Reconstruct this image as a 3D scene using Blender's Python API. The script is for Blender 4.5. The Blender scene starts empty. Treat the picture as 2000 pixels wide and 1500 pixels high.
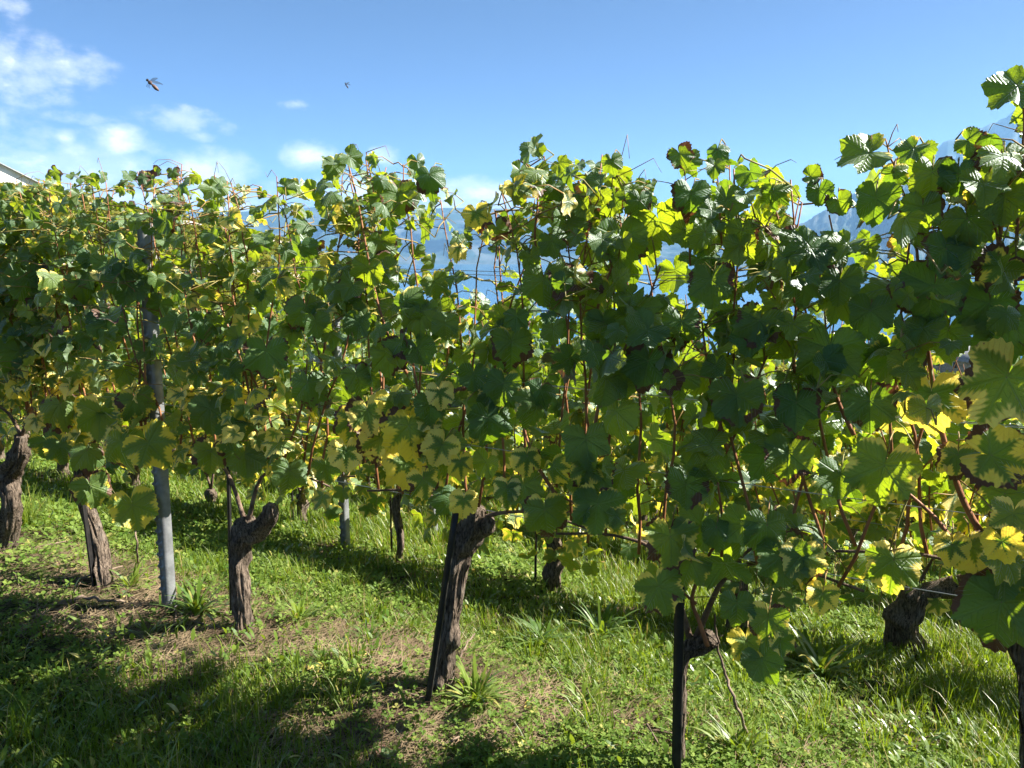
import bpy, math, random
import numpy as np
from mathutils import Vector, Matrix, noise as mnoise

SC = bpy.context.scene
COL = SC.collection
R = math.radians

# ------------------------------------------------------------------ camera
FPX = 1500.0
PITCH = R(9.8)
CAM_Z = 1.6
cam_data = bpy.data.cameras.new('camera')
cam_data.sensor_width = 36.0
cam_data.lens = 36.0 * FPX / 2000.0
cam_data.clip_start = 0.05
cam_data.clip_end = 90000.0
cam = bpy.data.objects.new('camera', cam_data)
COL.objects.link(cam)
cam.location = (0, 0, CAM_Z)
cam.rotation_euler = (math.pi / 2 - PITCH, 0, 0)
SC.camera = cam

# ------------------------------------------------------------------ light, exposure
SUN_AZ, SUN_EL = R(89), R(42)
SUNV = Vector((math.cos(SUN_EL) * math.sin(SUN_AZ), math.cos(SUN_EL) * math.cos(SUN_AZ), math.sin(SUN_EL)))
sun_d = bpy.data.lights.new('sun', 'SUN')
sun_d.energy = 5.0
sun_d.angle = R(0.53)
sun_d.color = (1.0, 0.93, 0.82)
sun = bpy.data.objects.new('sun', sun_d)
COL.objects.link(sun)
sun.rotation_euler = SUNV.to_track_quat('Z', 'Y').to_euler()
sun.location = SUNV * 50

SKY_STRENGTH = 0.05
VS = SC.view_settings
SC.display_settings.display_device = 'sRGB'
VS.view_transform = 'Standard'
VS.look = 'None'
VS.exposure = 1.95
VS.gamma = 1.0
cy = SC.cycles
cy.max_bounces = 8
cy.diffuse_bounces = 4
cy.glossy_bounces = 3
cy.transmission_bounces = 5
cy.transparent_max_bounces = 8
cy.volume_bounces = 1
cy.use_denoising = True
cy.caustics_reflective = False
cy.caustics_refractive = False


def pdir(px, py):
    xn = (px - 1000.0) / FPX
    yn = (py - 750.0) / FPX
    c, s = math.cos(PITCH), math.sin(PITCH)
    return Vector((xn, c - yn * s, -(s + yn * c)))


def proj(p):
    c, s = math.cos(PITCH), math.sin(PITCH)
    x, y, z = p[0], p[1], p[2] - CAM_Z
    d = y * c - z * s
    if d < 0.05:
        return (-9999, -9999)
    return (1000 + FPX * x / d, 750 + FPX * (-z * c - y * s) / d)


# ------------------------------------------------------------------ node helpers
class NT:
    def __init__(self, nt):
        self.nt = nt
        nt.nodes.clear()

    def n(self, typ, ins=None, **props):
        nd = self.nt.nodes.new(typ)
        for k, v in props.items():
            setattr(nd, k, v)
        for k, v in (ins or {}).items():
            sock = nd.inputs[k]
            if isinstance(v, bpy.types.NodeSocket):
                self.nt.links.new(v, sock)
            else:
                sock.default_value = v
        return nd

    def m(self, op, a, b=None, c=None, clamp=False):
        nd = self.n('ShaderNodeMath', operation=op, use_clamp=clamp)
        for i, v in enumerate((a, b, c)):
            if v is None:
                continue
            if isinstance(v, bpy.types.NodeSocket):
                self.nt.links.new(v, nd.inputs[i])
            else:
                nd.inputs[i].default_value = v
        return nd.outputs[0]

    def smooth(self, x, lo, hi):
        nd = self.n('ShaderNodeMapRange', interpolation_type='SMOOTHSTEP')
        for k, v in (('Value', x), ('From Min', lo), ('From Max', hi)):
            if isinstance(v, bpy.types.NodeSocket):
                self.nt.links.new(v, nd.inputs[k])
            else:
                nd.inputs[k].default_value = v
        return nd.outputs['Result']

    def mix(self, f, a, b):
        nd = self.n('ShaderNodeMix', data_type='RGBA')
        for i, v in ((0, f), (6, a), (7, b)):
            if isinstance(v, bpy.types.NodeSocket):
                self.nt.links.new(v, nd.inputs[i])
            elif i == 0:
                nd.inputs[i].default_value = v
            else:
                nd.inputs[i].default_value = (v[0], v[1], v[2], 1)
        return nd.outputs[2]

    def noise(self, vec, scale, detail=3, rough=0.55, out='Fac'):
        nd = self.n('ShaderNodeTexNoise', {'Scale': scale, 'Detail': detail, 'Roughness': rough})
        if vec is not None:
            self.nt.links.new(vec, nd.inputs['Vector'])
        return nd.outputs[out]

    def link(self, a, b):
        self.nt.links.new(a, b)


def new_mat(name):
    m = bpy.data.materials.new(name)
    m.use_nodes = True
    return m, NT(m.node_tree)


# ------------------------------------------------------------------ world: sky and clouds far outside the scene
world = bpy.data.worlds.new('World')
SC.world = world
world.use_nodes = True
w = NT(world.node_tree)
sky = w.n('ShaderNodeTexSky', sky_type='NISHITA', sun_disc=False, sun_elevation=SUN_EL, sun_rotation=SUN_AZ,
          altitude=500.0, air_density=0.36, dust_density=0.9, ozone_density=7.5)
tc = w.n('ShaderNodeTexCoord')
sep = w.n('ShaderNodeSeparateXYZ', {0: tc.outputs['Generated']})
az = w.m('ARCTAN2', sep.outputs[0], sep.outputs[1])
el = w.m('ARCSINE', sep.outputs[2])
cvec = w.n('ShaderNodeCombineXYZ', {0: az, 1: w.m('MULTIPLY', el, 1.7), 2: 0.37}).outputs[0]
CLOUDS = [  # photo position, radii, strength
    (30, 130, 90, 62, .60), (140, 135, 75, 34, .66), (120, 185, 60, 25, .38), (130, 345, 240, 66, .88), (235, 272, 42, 24, 1.35),
    (130, 270, 20, 16, .85), (410, 338, 76, 36, 1.25), (350, 232, 80, 22, .72), (440, 251, 24, 14, .52), (400, 268, 40, 12, .40), (180, 232, 110, 14, .42),
    (605, 303, 46, 24, 1.2), (745, 304, 36, 16, 1.0), (575, 206, 36, 12, .50), (920, 382, 150, 30, 1.1), (740, 376, 170, 30, 1.0),
    (1970, 268, 46, 12, 1.2), (1560, 402, 60, 18, .5), (330, 385, 280, 38, .88), (5, 240, 18, 18, .6), (1300, 412, 70, 16, .5),
    (20, 15, 40, 20, .45), (-250, 250, 220, 90, .7), (2300, 200, 220, 40, .5), (-700, 120, 260, 70, .6), (3000, 330, 300, 60, .7)]


def cloud_density(vec_el_shift):
    e2 = w.m('ADD', el, vec_el_shift)
    tot = None
    for px, py, rx, ry, amp in CLOUDS:
        amp = amp * 1.25
        d = pdir(px, py).normalized()
        a0, e0 = math.atan2(d.x, d.y), math.asin(d.z)
        ra = rx / FPX * 0.9
        re = ry / FPX
        u = w.m('DIVIDE', w.m('SUBTRACT', az, a0), ra)
        v = w.m('DIVIDE', w.m('SUBTRACT', e2, e0), re)
        g = w.m('MULTIPLY', w.m('EXPONENT', w.m('MULTIPLY', w.m('ADD', w.m('MULTIPLY', u, u), w.m('MULTIPLY', v, v)), -1.0)), amp)
        tot = g if tot is None else w.m('MAXIMUM', tot, g)
    return tot


cm = cloud_density(0.0)
warp = w.n('ShaderNodeVectorMath', {0: cvec, 1: (0, 0, 0)}, operation='ADD')
nz = w.noise(cvec, 30.0, 8, 0.62)
nz2 = w.noise(cvec, 9.0, 3, 0.5)
dens = w.m('ADD', cm, w.m('ADD', w.m('MULTIPLY', w.m('SUBTRACT', nz, 0.5), 1.9), w.m('MULTIPLY', w.m('SUBTRACT', nz2, 0.5), 0.5)))
alpha = w.smooth(w.m('MULTIPLY', dens, w.smooth(cm, 0.02, 0.35)), 0.12, 1.02)
# light on the cloud tops and shade beneath are painted into the colour
shadep = w.n('ShaderNodeVectorMath', {0: cvec, 1: (0.012, 0.022, 0)}, operation='ADD').outputs[0]
nzs = w.noise(shadep, 30.0, 8, 0.62)
lit = w.smooth(w.m('ADD', w.m('SUBTRACT', nz, nzs), w.m('MULTIPLY', w.m('SUBTRACT', cm, 1.25), 0.5)), -0.22, 0.20)
ccol = w.mix(lit, (4.6, 4.7, 5.3), (8.6, 8.1, 7.8))
skyc = w.mix(w.m('MULTIPLY', alpha, 0.95), sky.outputs[0], ccol)
bg = w.n('ShaderNodeBackground', {'Color': skyc, 'Strength': SKY_STRENGTH})
wo = w.n('ShaderNodeOutputWorld', {'Surface': bg.outputs[0]})

# ------------------------------------------------------------------ site geometry
RA = R(28.0)
TV = Vector((math.cos(RA), -math.sin(RA), 0))     # along the rows, towards the right of the camera
NV = Vector((math.sin(RA), math.cos(RA), 0))      # across the rows, downhill to the lake
UP = Vector((0, 0, 1))
N1 = 2.18
ROWGAP = 1.8
SLOPE = 0.23
LAKE_Z = -110.0


def sstep(a, b, x):
    t = np.clip((x - a) / (b - a), 0, 1)
    return t * t * (3 - 2 * t)


HILL_AZ = np.array([-180, -120, -80, -60, -45, -33.7, -29, -25, -20, -16, -12, -6, 0, 180.])
HILL_E = np.array([2, 4.0, 5.5, 5.2, 4.3, 3.35, 2.75, 1.75, 0.75, 0.0, -1.6, -4.0, -7, -7.])


def terrain(x, y):
    x = np.asarray(x, float)
    y = np.asarray(y, float)
    n = x * NV.x + y * NV.y
    k1 = np.clip(n - N1, 0, 10)
    k2 = np.clip(n - N1 - 10, 0, None)
    ease = np.clip(n - N1 + 0.5, 0, 1.0)
    z = -SLOPE * k1 - 0.135 * k2 - SLOPE * 0.0 * ease
    z = z + np.clip(-n - 1.0, 0, 60) * 0.12
    r = np.hypot(x, y)
    a = np.degrees(np.arctan2(x, y))
    e = np.interp(a, HILL_AZ, HILL_E)
    wgt = sstep(14, 120, r) * (1 - sstep(-14, -2, a))
    hz = CAM_Z + np.minimum(r, 165) * np.tan(np.radians(e)) - np.clip(r - 165, 0, None) * 0.16
    return z * (1 - wgt) + hz * wgt


def tz(x, y):
    return float(terrain(x, y))


def on_ground(px, py):
    d = pdir(px, py)
    lo, hi = 0.3, 4000.0
    t = 0.5
    prev = t
    while t < hi:
        p = Vector((0, 0, CAM_Z)) + d * t
        if p.z < tz(p.x, p.y):
            a, b = prev, t
            for _ in range(40):
                mid = (a + b) / 2
                q = Vector((0, 0, CAM_Z)) + d * mid
                if q.z < tz(q.x, q.y):
                    b = mid
                else:
                    a = mid
            return Vector((0, 0, CAM_Z)) + d * b
        prev = t
        t *= 1.02
    return Vector((0, 0, CAM_Z)) + d * hi


def on_row(px, py, n):
    d = pdir(px, py)
    t = n / d.dot(NV)
    return Vector((0, 0, CAM_Z)) + d * t


def rowp(t, n, z):
    return TV * t + NV * n + UP * z


def tag(o, label=None, cat=None, group=None, kind=None):
    if label:
        o['label'] = label
    if cat:
        o['category'] = cat
    if group:
        o['group'] = group
    if kind:
        o['kind'] = kind
    return o


def empty(name, loc, label, cat, group=None):
    o = bpy.data.objects.new(name, None)
    o.empty_display_size = 0.1
    COL.objects.link(o)
    o.location = loc
    return tag(o, label, cat, group)


def np_mesh(name, V, loops, starts, mats, midx=None, uvs=None, colors=None, parent=None, origin=None, smooth=True):
    """V (m,3), loops flat ints, starts per face; uvs {name: (L,2)}, colors {name: (m,4)}"""
    V = np.asarray(V, np.float32)
    if origin is not None:
        V = V - np.asarray(origin, np.float32)
    me = bpy.data.meshes.new(name)
    me.vertices.add(len(V))
    me.vertices.foreach_set('co', V.ravel())
    me.loops.add(len(loops))
    me.loops.foreach_set('vertex_index', np.asarray(loops, np.int32))
    me.polygons.add(len(starts))
    me.polygons.foreach_set('loop_start', np.asarray(starts, np.int32))
    if smooth:
        me.polygons.foreach_set('use_smooth', np.ones(len(starts), bool))
    for m in mats:
        me.materials.append(m)
    if midx is not None:
        me.polygons.foreach_set('material_index', np.asarray(midx, np.int32))
    me.update(calc_edges=True)
    for k, u in (uvs or {}).items():
        l = me.uv_layers.new(name=k)
        l.data.foreach_set('uv', np.asarray(u, np.float32).ravel())
    for k, c in (colors or {}).items():
        a = me.color_attributes.new(k, 'FLOAT_COLOR', 'POINT')
        a.data.foreach_set('color', np.asarray(c, np.float32).ravel())
    o = bpy.data.objects.new(name, me)
    COL.objects.link(o)
    if parent is not None:
        o.parent = parent
    elif origin is not None:
        o.location = origin
    return o


class MB:
    """collects polygons of mixed size; build() links them as ONE mesh object"""

    def __init__(self):
        self.v, self.f, self.mi = [], [], []

    def add(self, verts, faces, mi=0):
        b = len(self.v)
        self.v.extend([tuple(p) for p in verts])
        for f in faces:
            self.f.append([i + b for i in f])
            self.mi.append(mi)

    def box(self, c, s, rz=0.0, mi=0):
        cx, cy_, cz = c
        hx, hy, hz = s[0] / 2, s[1] / 2, s[2] / 2
        ca, sa = math.cos(rz), math.sin(rz)
        vs = []
        for dz in (-hz, hz):
            for dx, dy in ((-hx, -hy), (hx, -hy), (hx, hy), (-hx, hy)):
                vs.append((cx + dx * ca - dy * sa, cy_ + dx * sa + dy * ca, cz + dz))
        self.add(vs, [(3, 2, 1, 0), (4, 5, 6, 7), (0, 1, 5, 4), (1, 2, 6, 5), (2, 3, 7, 6), (3, 0, 4, 7)], mi)

    def tube(self, pts, rad, seg=6, mi=0, disp=None):
        pts = [Vector(p) for p in pts]
        k = len(pts)
        if not hasattr(rad, '__len__'):
            rad = [rad] * k
        vs, fs = [], []
        ref = Vector((0.31, 0.85, 0.2)).normalized()
        L = 0.0
        for i, p in enumerate(pts):
            tdir = (pts[min(i + 1, k - 1)] - pts[max(i - 1, 0)])
            if tdir.length < 1e-9:
                tdir = Vector((0, 0, 1))
            tdir.normalize()
            if i:
                L += (p - pts[i - 1]).length
            a = ref - tdir * ref.dot(tdir)
            if a.length < 1e-4:
                a = tdir.orthogonal()
            a.normalize()
            ref = a
            b = tdir.cross(a)
            for j in range(seg):
                th = 2 * math.pi * j / seg
                r = rad[i]
                if disp:
                    r *= disp(th, L, i)
                vs.append(p + (a * math.cos(th) + b * math.sin(th)) * r)
        for i in range(k - 1):
            for j in range(seg):
                j2 = (j + 1) % seg
                fs.append((i * seg + j, i * seg + j2, (i + 1) * seg + j2, (i + 1) * seg + j))
        fs.append(tuple(range(seg - 1, -1, -1)))
        fs.append(tuple((k - 1) * seg + j for j in range(seg)))
        self.add(vs, fs, mi)

    def build(self, name, mats, parent=None, origin=None, smooth=True):
        if not isinstance(mats, (list, tuple)):
            mats = [mats]
        loops = np.concatenate([np.array(f) for f in self.f])
        lens = np.array([len(f) for f in self.f])
        starts = np.concatenate([[0], np.cumsum(lens)[:-1]])
        return np_mesh(name, np.array(self.v), loops, starts, mats, self.mi, parent=parent, origin=origin, smooth=smooth)


def catmull(pts, per=6):
    pts = [Vector(p) for p in pts]
    if len(pts) < 3:
        return [pts[0].lerp(pts[-1], i / per) for i in range(per + 1)]
    out = []
    P = [pts[0] * 2 - pts[1]] + pts + [pts[-1] * 2 - pts[-2]]
    for i in range(1, len(P) - 2):
        a, b, c, d = P[i - 1], P[i], P[i + 1], P[i + 2]
        for j in range(per):
            t = j / per
            out.append(0.5 * ((2 * b) + (c - a) * t + (2 * a - 5 * b + 4 * c - d) * t * t + (3 * b - a - 3 * c + d) * t ** 3))
    out.append(pts[-1])
    return out


# ------------------------------------------------------------------ materials
def leaf_material(name, plain=False):
    m, t = new_mat(name)
    at = t.n('ShaderNodeAttribute', attribute_name='leaf')
    sepc = t.n('ShaderNodeSeparateColor', {0: at.outputs['Color']})
    yel, rnd, rn2 = sepc.outputs[0], sepc.outputs[1], sepc.outputs[2]
    brown = at.outputs['Alpha']
    uv = t.n('ShaderNodeUVMap', uv_map='sd')
    su = t.n('ShaderNodeSeparateXYZ', {0: uv.outputs[0]})
    s, d = su.outputs[0], su.outputs[1]
    uv2 = t.n('ShaderNodeUVMap', uv_map='ef')
    ef = t.n('ShaderNodeSeparateXYZ', {0: uv2.outputs[0]}).outputs[0]
    geo = t.n('ShaderNodeNewGeometry')
    tco = t.n('ShaderNodeTexCoord').outputs['Object']
    # herringbone side veins, measured along and across the nearest main vein
    h = t.m('FRACT', t.m('ADD', t.m('DIVIDE', t.m('SUBTRACT', s, t.m('MULTIPLY', d, 0.85)), 0.125), t.m('ADD', rnd, t.m('MULTIPLY', t.noise(tco, 22.0, 2), 1.1))))
    sec = t.m('MULTIPLY', t.m('ABSOLUTE', t.m('SUBTRACT', h, 0.5)), 2.0)
    vmain = t.m('SUBTRACT', 1.0, t.smooth(d, 0.008, 0.04))
    vsec = t.m('MULTIPLY', t.smooth(sec, 0.78, 1.0), 0.6)
    vein = t.m('MAXIMUM', vmain, vsec)
    nz = t.noise(tco, 38.0, 3, 0.6)
    nzl = t.noise(tco, 9.0, 2, 0.5)
    q = t.m('ADD', t.m('MULTIPLY', ef, 0.66), t.m('MULTIPLY', d, 2.1))
    q = t.m('SUBTRACT', q, t.m('MULTIPLY', sec, 0.17))
    q = t.m('ADD', q, t.m('MULTIPLY', t.m('SUBTRACT', nz, 0.5), 0.42))
    T = t.m('ADD', t.m('SUBTRACT', 1.62, t.m('MULTIPLY', yel, 1.36)), t.m('MULTIPLY', t.m('SUBTRACT', t.noise(tco, 13.0, 2), 0.5), 0.9))
    yf = t.smooth(q, t.m('SUBTRACT', T, 0.10), t.m('ADD', T, 0.18))
    green = t.mix(rnd, (0.026, 0.062, 0.024), (0.056, 0.096, 0.023))
    green = t.mix(t.m('MULTIPLY', t.smooth(nzl, 0.35, 0.75), 0.35), green, (0.052, 0.088, 0.032))
    green = t.mix(t.m('MULTIPLY', t.smooth(yel, 0.1, 0.6), 0.55), green, (0.085, 0.125, 0.022))
    green = t.mix(t.m('MULTIPLY', vein, 0.35), green, (0.09, 0.13, 0.04))
    yellow = t.mix(rn2, (0.50, 0.40, 0.030), (0.62, 0.50, 0.16))
    yellow = t.mix(t.m('MULTIPLY', t.smooth(nz, 0.5, 0.8), 0.4), yellow, (0.29, 0.26, 0.04))
    col = t.mix(yf, green, yellow)
    bf = t.m('MULTIPLY', t.smooth(t.m('ADD', ef, t.m('MULTIPLY', t.m('SUBTRACT', t.noise(tco, 16.0, 3), 0.5), 1.9)),
                                 t.m('SUBTRACT', 1.12, t.m('MULTIPLY', brown, 0.5)), t.m('SUBTRACT', 1.2, t.m('MULTIPLY', brown, 0.5))), t.smooth(brown, 0.1, 0.3))
    col = t.mix(bf, col, (0.085, 0.043, 0.022))
    under = t.mix(0.62, col, t.mix(yf, (0.11, 0.15, 0.085), (0.40, 0.36, 0.15)))
    colf = t.mix(geo.outputs['Backfacing'], col, under)
    tg = t.mix(rnd, (0.10, 0.175, 0.005), (0.29, 0.345, 0.008))
    tg = t.mix(t.m('MULTIPLY', vein, 0.3), tg, (0.09, 0.16, 0.02))
    tr = t.mix(yf, tg, (0.54, 0.41, 0.04))
    tr = t.mix(bf, tr, (0.05, 0.018, 0.006))
    bh = t.m('ADD', t.m('ADD', t.m('MULTIPLY', vein, -0.7), t.m('MULTIPLY', nz, 0.9)), t.m('MULTIPLY', t.noise(tco, 140.0, 2, 0.6), 0.45))
    bump = t.n('ShaderNodeBump', {'Strength': 0.6, 'Distance': 0.006, 'Height': bh})
    dif = t.n('ShaderNodeBsdfDiffuse', {'Color': colf, 'Normal': bump.outputs[0]})
    trn = t.n('ShaderNodeBsdfTranslucent', {'Color': tr, 'Normal': bump.outputs[0]})
    add = t.n('ShaderNodeAddShader', {0: dif.outputs[0], 1: trn.outputs[0]})
    gl = t.n('ShaderNodeBsdfGlossy', {'Color': (0.75, 0.8, 0.85, 1), 'Roughness': 0.48, 'Normal': bump.outputs[0]})
    fr = t.n('ShaderNodeFresnel', {'IOR': 1.42, 'Normal': bump.outputs[0]})
    gf = t.m('MULTIPLY', fr.outputs[0], t.m('SUBTRACT', 0.75, t.m('MULTIPLY', geo.outputs['Backfacing'], 0.55)))
    mx = t.n('ShaderNodeMixShader', {0: gf, 1: add.outputs[0], 2: gl.outputs[0]})
    t.n('ShaderNodeOutputMaterial', {'Surface': mx.outputs[0]})
    return m


def simple_mat(name, c1, c2, scale=8.0, rough=0.8, bump=0.0, bscale=40.0, metallic=0.0, stretch=None, spec=0.3, detail=5):
    m, t = new_mat(name)
    tco = t.n('ShaderNodeTexCoord').outputs['Object']
    if stretch:
        tco = t.n('ShaderNodeMapping', {'Vector': tco, 'Scale': stretch}).outputs[0]
    f = t.smooth(t.noise(tco, scale, detail), 0.3, 0.7)
    col = t.mix(f, c1, c2)
    p = t.n('ShaderNodeBsdfPrincipled', {'Base Color': col, 'Roughness': rough, 'Metallic': metallic, 'Specular IOR Level': spec})
    if bump:
        b = t.n('ShaderNodeBump', {'Strength': bump, 'Distance': 0.01, 'Height': t.noise(tco, bscale, 6)})
        t.link(b.outputs[0], p.inputs['Normal'])
    t.n('ShaderNodeOutputMaterial', {'Surface': p.outputs[0]})
    return m


def bark_material():
    m, t = new_mat('vine_bark')
    tco = t.n('ShaderNodeTexCoord').outputs['Object']
    mp = t.n('ShaderNodeMapping', {'Vector': tco, 'Scale': (1, 1, 0.16)}).outputs[0]
    f1 = t.noise(mp, 150, 7, 0.7)
    f2 = t.noise(tco, 14, 4)
    col = t.mix(t.smooth(f1, 0.35, 0.68), (0.020, 0.015, 0.011), (0.27, 0.21, 0.16))
    col = t.mix(t.m('MULTIPLY', t.smooth(f2, 0.5, 0.75), 0.6), col, (0.25, 0.215, 0.18))
    f3 = t.noise(tco, 7, 4)
    col = t.mix(t.m('MULTIPLY', t.smooth(f3, 0.62, 0.72), 0.6), col, (0.10, 0.11, 0.03))
    p = t.n('ShaderNodeBsdfPrincipled', {'Base Color': col, 'Roughness': 0.9, 'Specular IOR Level': 0.15})
    b = t.n('ShaderNodeBump', {'Strength': 1.0, 'Distance': 0.012, 'Height': f1})
    t.link(b.outputs[0], p.inputs['Normal'])
    t.n('ShaderNodeOutputMaterial', {'Surface': p.outputs[0]})
    return m


def grass_material(name, ca, cb, cdry, trans, rough=0.5):
    m, t = new_mat(name)
    at = t.n('ShaderNodeAttribute', attribute_name='leaf')
    sc = t.n('ShaderNodeSeparateColor', {0: at.outputs['Color']})
    col = t.mix(sc.outputs[0], ca, cb)
    col = t.mix(sc.outputs[1], col, cdry)
    tr = t.mix(sc.outputs[1], trans, (0.20, 0.14, 0.04))
    d = t.n('ShaderNodeBsdfDiffuse', {'Color': col})
    tl = t.n('ShaderNodeBsdfTranslucent', {'Color': tr})
    ad = t.n('ShaderNodeAddShader', {0: d.outputs[0], 1: tl.outputs[0]})
    g = t.n('ShaderNodeBsdfGlossy', {'Color': (1, 1, 1, 1), 'Roughness': rough})
    fr = t.n('ShaderNodeFresnel', {'IOR': 1.38})
    mx = t.n('ShaderNodeMixShader', {0: t.m('MULTIPLY', fr.outputs[0], 0.10), 1: ad.outputs[0], 2: g.outputs[0]})
    t.n('ShaderNodeOutputMaterial', {'Surface': mx.outputs[0]})
    return m


M_LEAF = leaf_material('grape_leaf')
M_BARK = bark_material()
M_CANE = simple_mat('cane_bark', (0.19, 0.075, 0.035), (0.34, 0.155, 0.07), 30, 0.55, 0.3, 120, stretch=(1, 1, 0.3))
M_OLDCANE = simple_mat('old_cane_bark', (0.08, 0.05, 0.035), (0.20, 0.14, 0.10), 30, 0.8, 0.6, 120)
M_PETIOLE = simple_mat('petiole', (0.20, 0.21, 0.05), (0.27, 0.15, 0.06), 6, 0.5)
M_GRASS = grass_material('grass_blade', (0.032, 0.066, 0.006), (0.098, 0.132, 0.013), (0.27, 0.22, 0.09), (0.125, 0.175, 0.006))
M_CLOVER = grass_material('clover_leaf', (0.044, 0.088, 0.015), (0.125, 0.170, 0.038), (0.24, 0.22, 0.07), (0.095, 0.135, 0.009))
M_WEED = grass_material('weed_leaf', (0.036, 0.076, 0.012), (0.105, 0.145, 0.024), (0.25, 0.23, 0.06), (0.12, 0.165, 0.009), 0.42)
M_STRAW = simple_mat('straw', (0.11, 0.075, 0.045), (0.29, 0.22, 0.13), 3, 0.85)
M_STAKE = simple_mat('stake_plastic', (0.008, 0.008, 0.009), (0.022, 0.020, 0.019), 20, 0.55, 0.2, 60)
M_STEEL = simple_mat('galvanised_steel', (0.17, 0.18, 0.19), (0.27, 0.282, 0.295), 22, 0.5, 0.08, 90, metallic=0.35, spec=0.5)
M_WIRE = simple_mat('wire_steel', (0.35, 0.36, 0.36), (0.5, 0.5, 0.5), 10, 0.35, metallic=0.9)
M_WOOD = simple_mat('dry_twig', (0.10, 0.07, 0.05), (0.25, 0.19, 0.14), 20, 0.9, 0.5, 80)
M_STONE = simple_mat('pale_stone', (0.33, 0.31, 0.28), (0.50, 0.47, 0.43), 12, 0.9, 0.4, 40)
M_TENDRIL = simple_mat('tendril', (0.16, 0.08, 0.04), (0.30, 0.20, 0.09), 10, 0.6)

# ------------------------------------------------------------------ grape leaf templates
CTRL = [(0, 1.0), (10, .95), (18, .84), (25, .73), (31, .77), (40, .90), (48, .97), (57, .90), (68, .78), (78, .68), (86, .73), (97, .80), (108, .83),
        (121, .78), (135, .71), (150, .62), (162, .52), (171, .34), (180, .07)]
CA = np.array([c[0] for c in CTRL], float)
CR = np.array([c[1] for c in CTRL], float)
VEINS = [0, 48, 108]


def make_template(step, rings, rng, teeth=True, sinus=1.0):
    ang = np.arange(-180, 181, step).astype(float)
    N = len(ang)
    base = np.interp(np.abs(ang), CA, CR)
    mean = 0.86 - 0.0015 * np.abs(ang)
    rad = np.where(np.abs(ang) < 165, mean + (base - mean) * sinus, base)
    if teeth:
        tooth = np.where((np.arange(N) % 2) == 0, 1.022, 0.962)
        tooth = np.where(np.abs(ang) > 168, 1.0, tooth)
        rad = rad * tooth * (1 + rng.normal(0, 0.022, N))
    th = np.radians(ang)
    cup = rng.uniform(-0.85, 0.35)
    fold = rng.uniform(0.05, 0.75) * rng.choice([1, 1, 1, -0.5])
    wav = rng.uniform(0.07, 0.22)
    ph = rng.uniform(0, 6.28)
    droop = rng.uniform(0.0, 0.75)
    twist = rng.uniform(-0.35, 0.35)
    V = [(0, 0, 0)]
    EF = [0.0]
    ANG = [0.0]
    for f in rings:
        # the inner rings are rounder than the margin
        rr = f * (rad * f ** 0.5 + (0.80 * (1 - f ** 0.5)) * np.clip((180 - np.abs(ang)) / 30, 0.15, 1))
        x = np.sin(th) * rr
        y = np.cos(th) * rr
        z = fold * np.abs(x) * 0.75 + cup * rr ** 2 * 0.8 + wav * rr ** 1.5 * np.sin(4 * th + ph) - droop * np.clip(y, 0, 2) ** 2 * 0.7 + twist * x * y
        z = z + 0.05 * rr * np.sin(9 * th + ph * 2) * f
        if f == 1.0:
            z = z + rng.normal(0, 0.018, N)
        for i in range(N):
            V.append((x[i], y[i], z[i]))
            EF.append(f)
            ANG.append(ang[i])
    T, SD, E = [], [], []
    V = np.array(V)
    R2 = V[:, :2]

    def corner(tri, amid):
        aa = abs(amid)
        best = min(VEINS, key=lambda v: abs(v - aa))
        va = math.radians(best if amid >= 0 else -best)
        for k in tri:
            px, py = R2[k]
            s = px * math.sin(va) + py * math.cos(va)
            dd = abs(px * math.cos(va) - py * math.sin(va))
            SD.append((s, dd))
            E.append((EF[k], 0))
        T.append(tri)

    for i in range(N - 1):
        am = (ang[i] + ang[i + 1]) / 2
        corner((0, 1 + i + 1, 1 + i), am)
        for r in range(len(rings) - 1):
            a = 1 + r * N + i
            b = a + 1
            c = 1 + (r + 1) * N + i
            dd = c + 1
            corner((a, b, dd), am)
            corner((a, dd, c), am)
    return dict(V=V, T=np.array(T), SD=np.array(SD), E=np.array(E))


_rg = np.random.default_rng(11)
TEMPL = {0: [make_template(6, (0.34, 0.7, 1.0), _rg, True, s) for s in (.75, .6, .95, .4, .8, 1.15, .7, .5, .9, .65, .8, .55, 1.0, .7)],
         1: [make_template(12, (0.55, 1.0), _rg, True, 1.0) for _ in range(6)],
         2: [make_template(24, (1.0,), _rg, False, 1.0) for _ in range(5)]}


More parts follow.
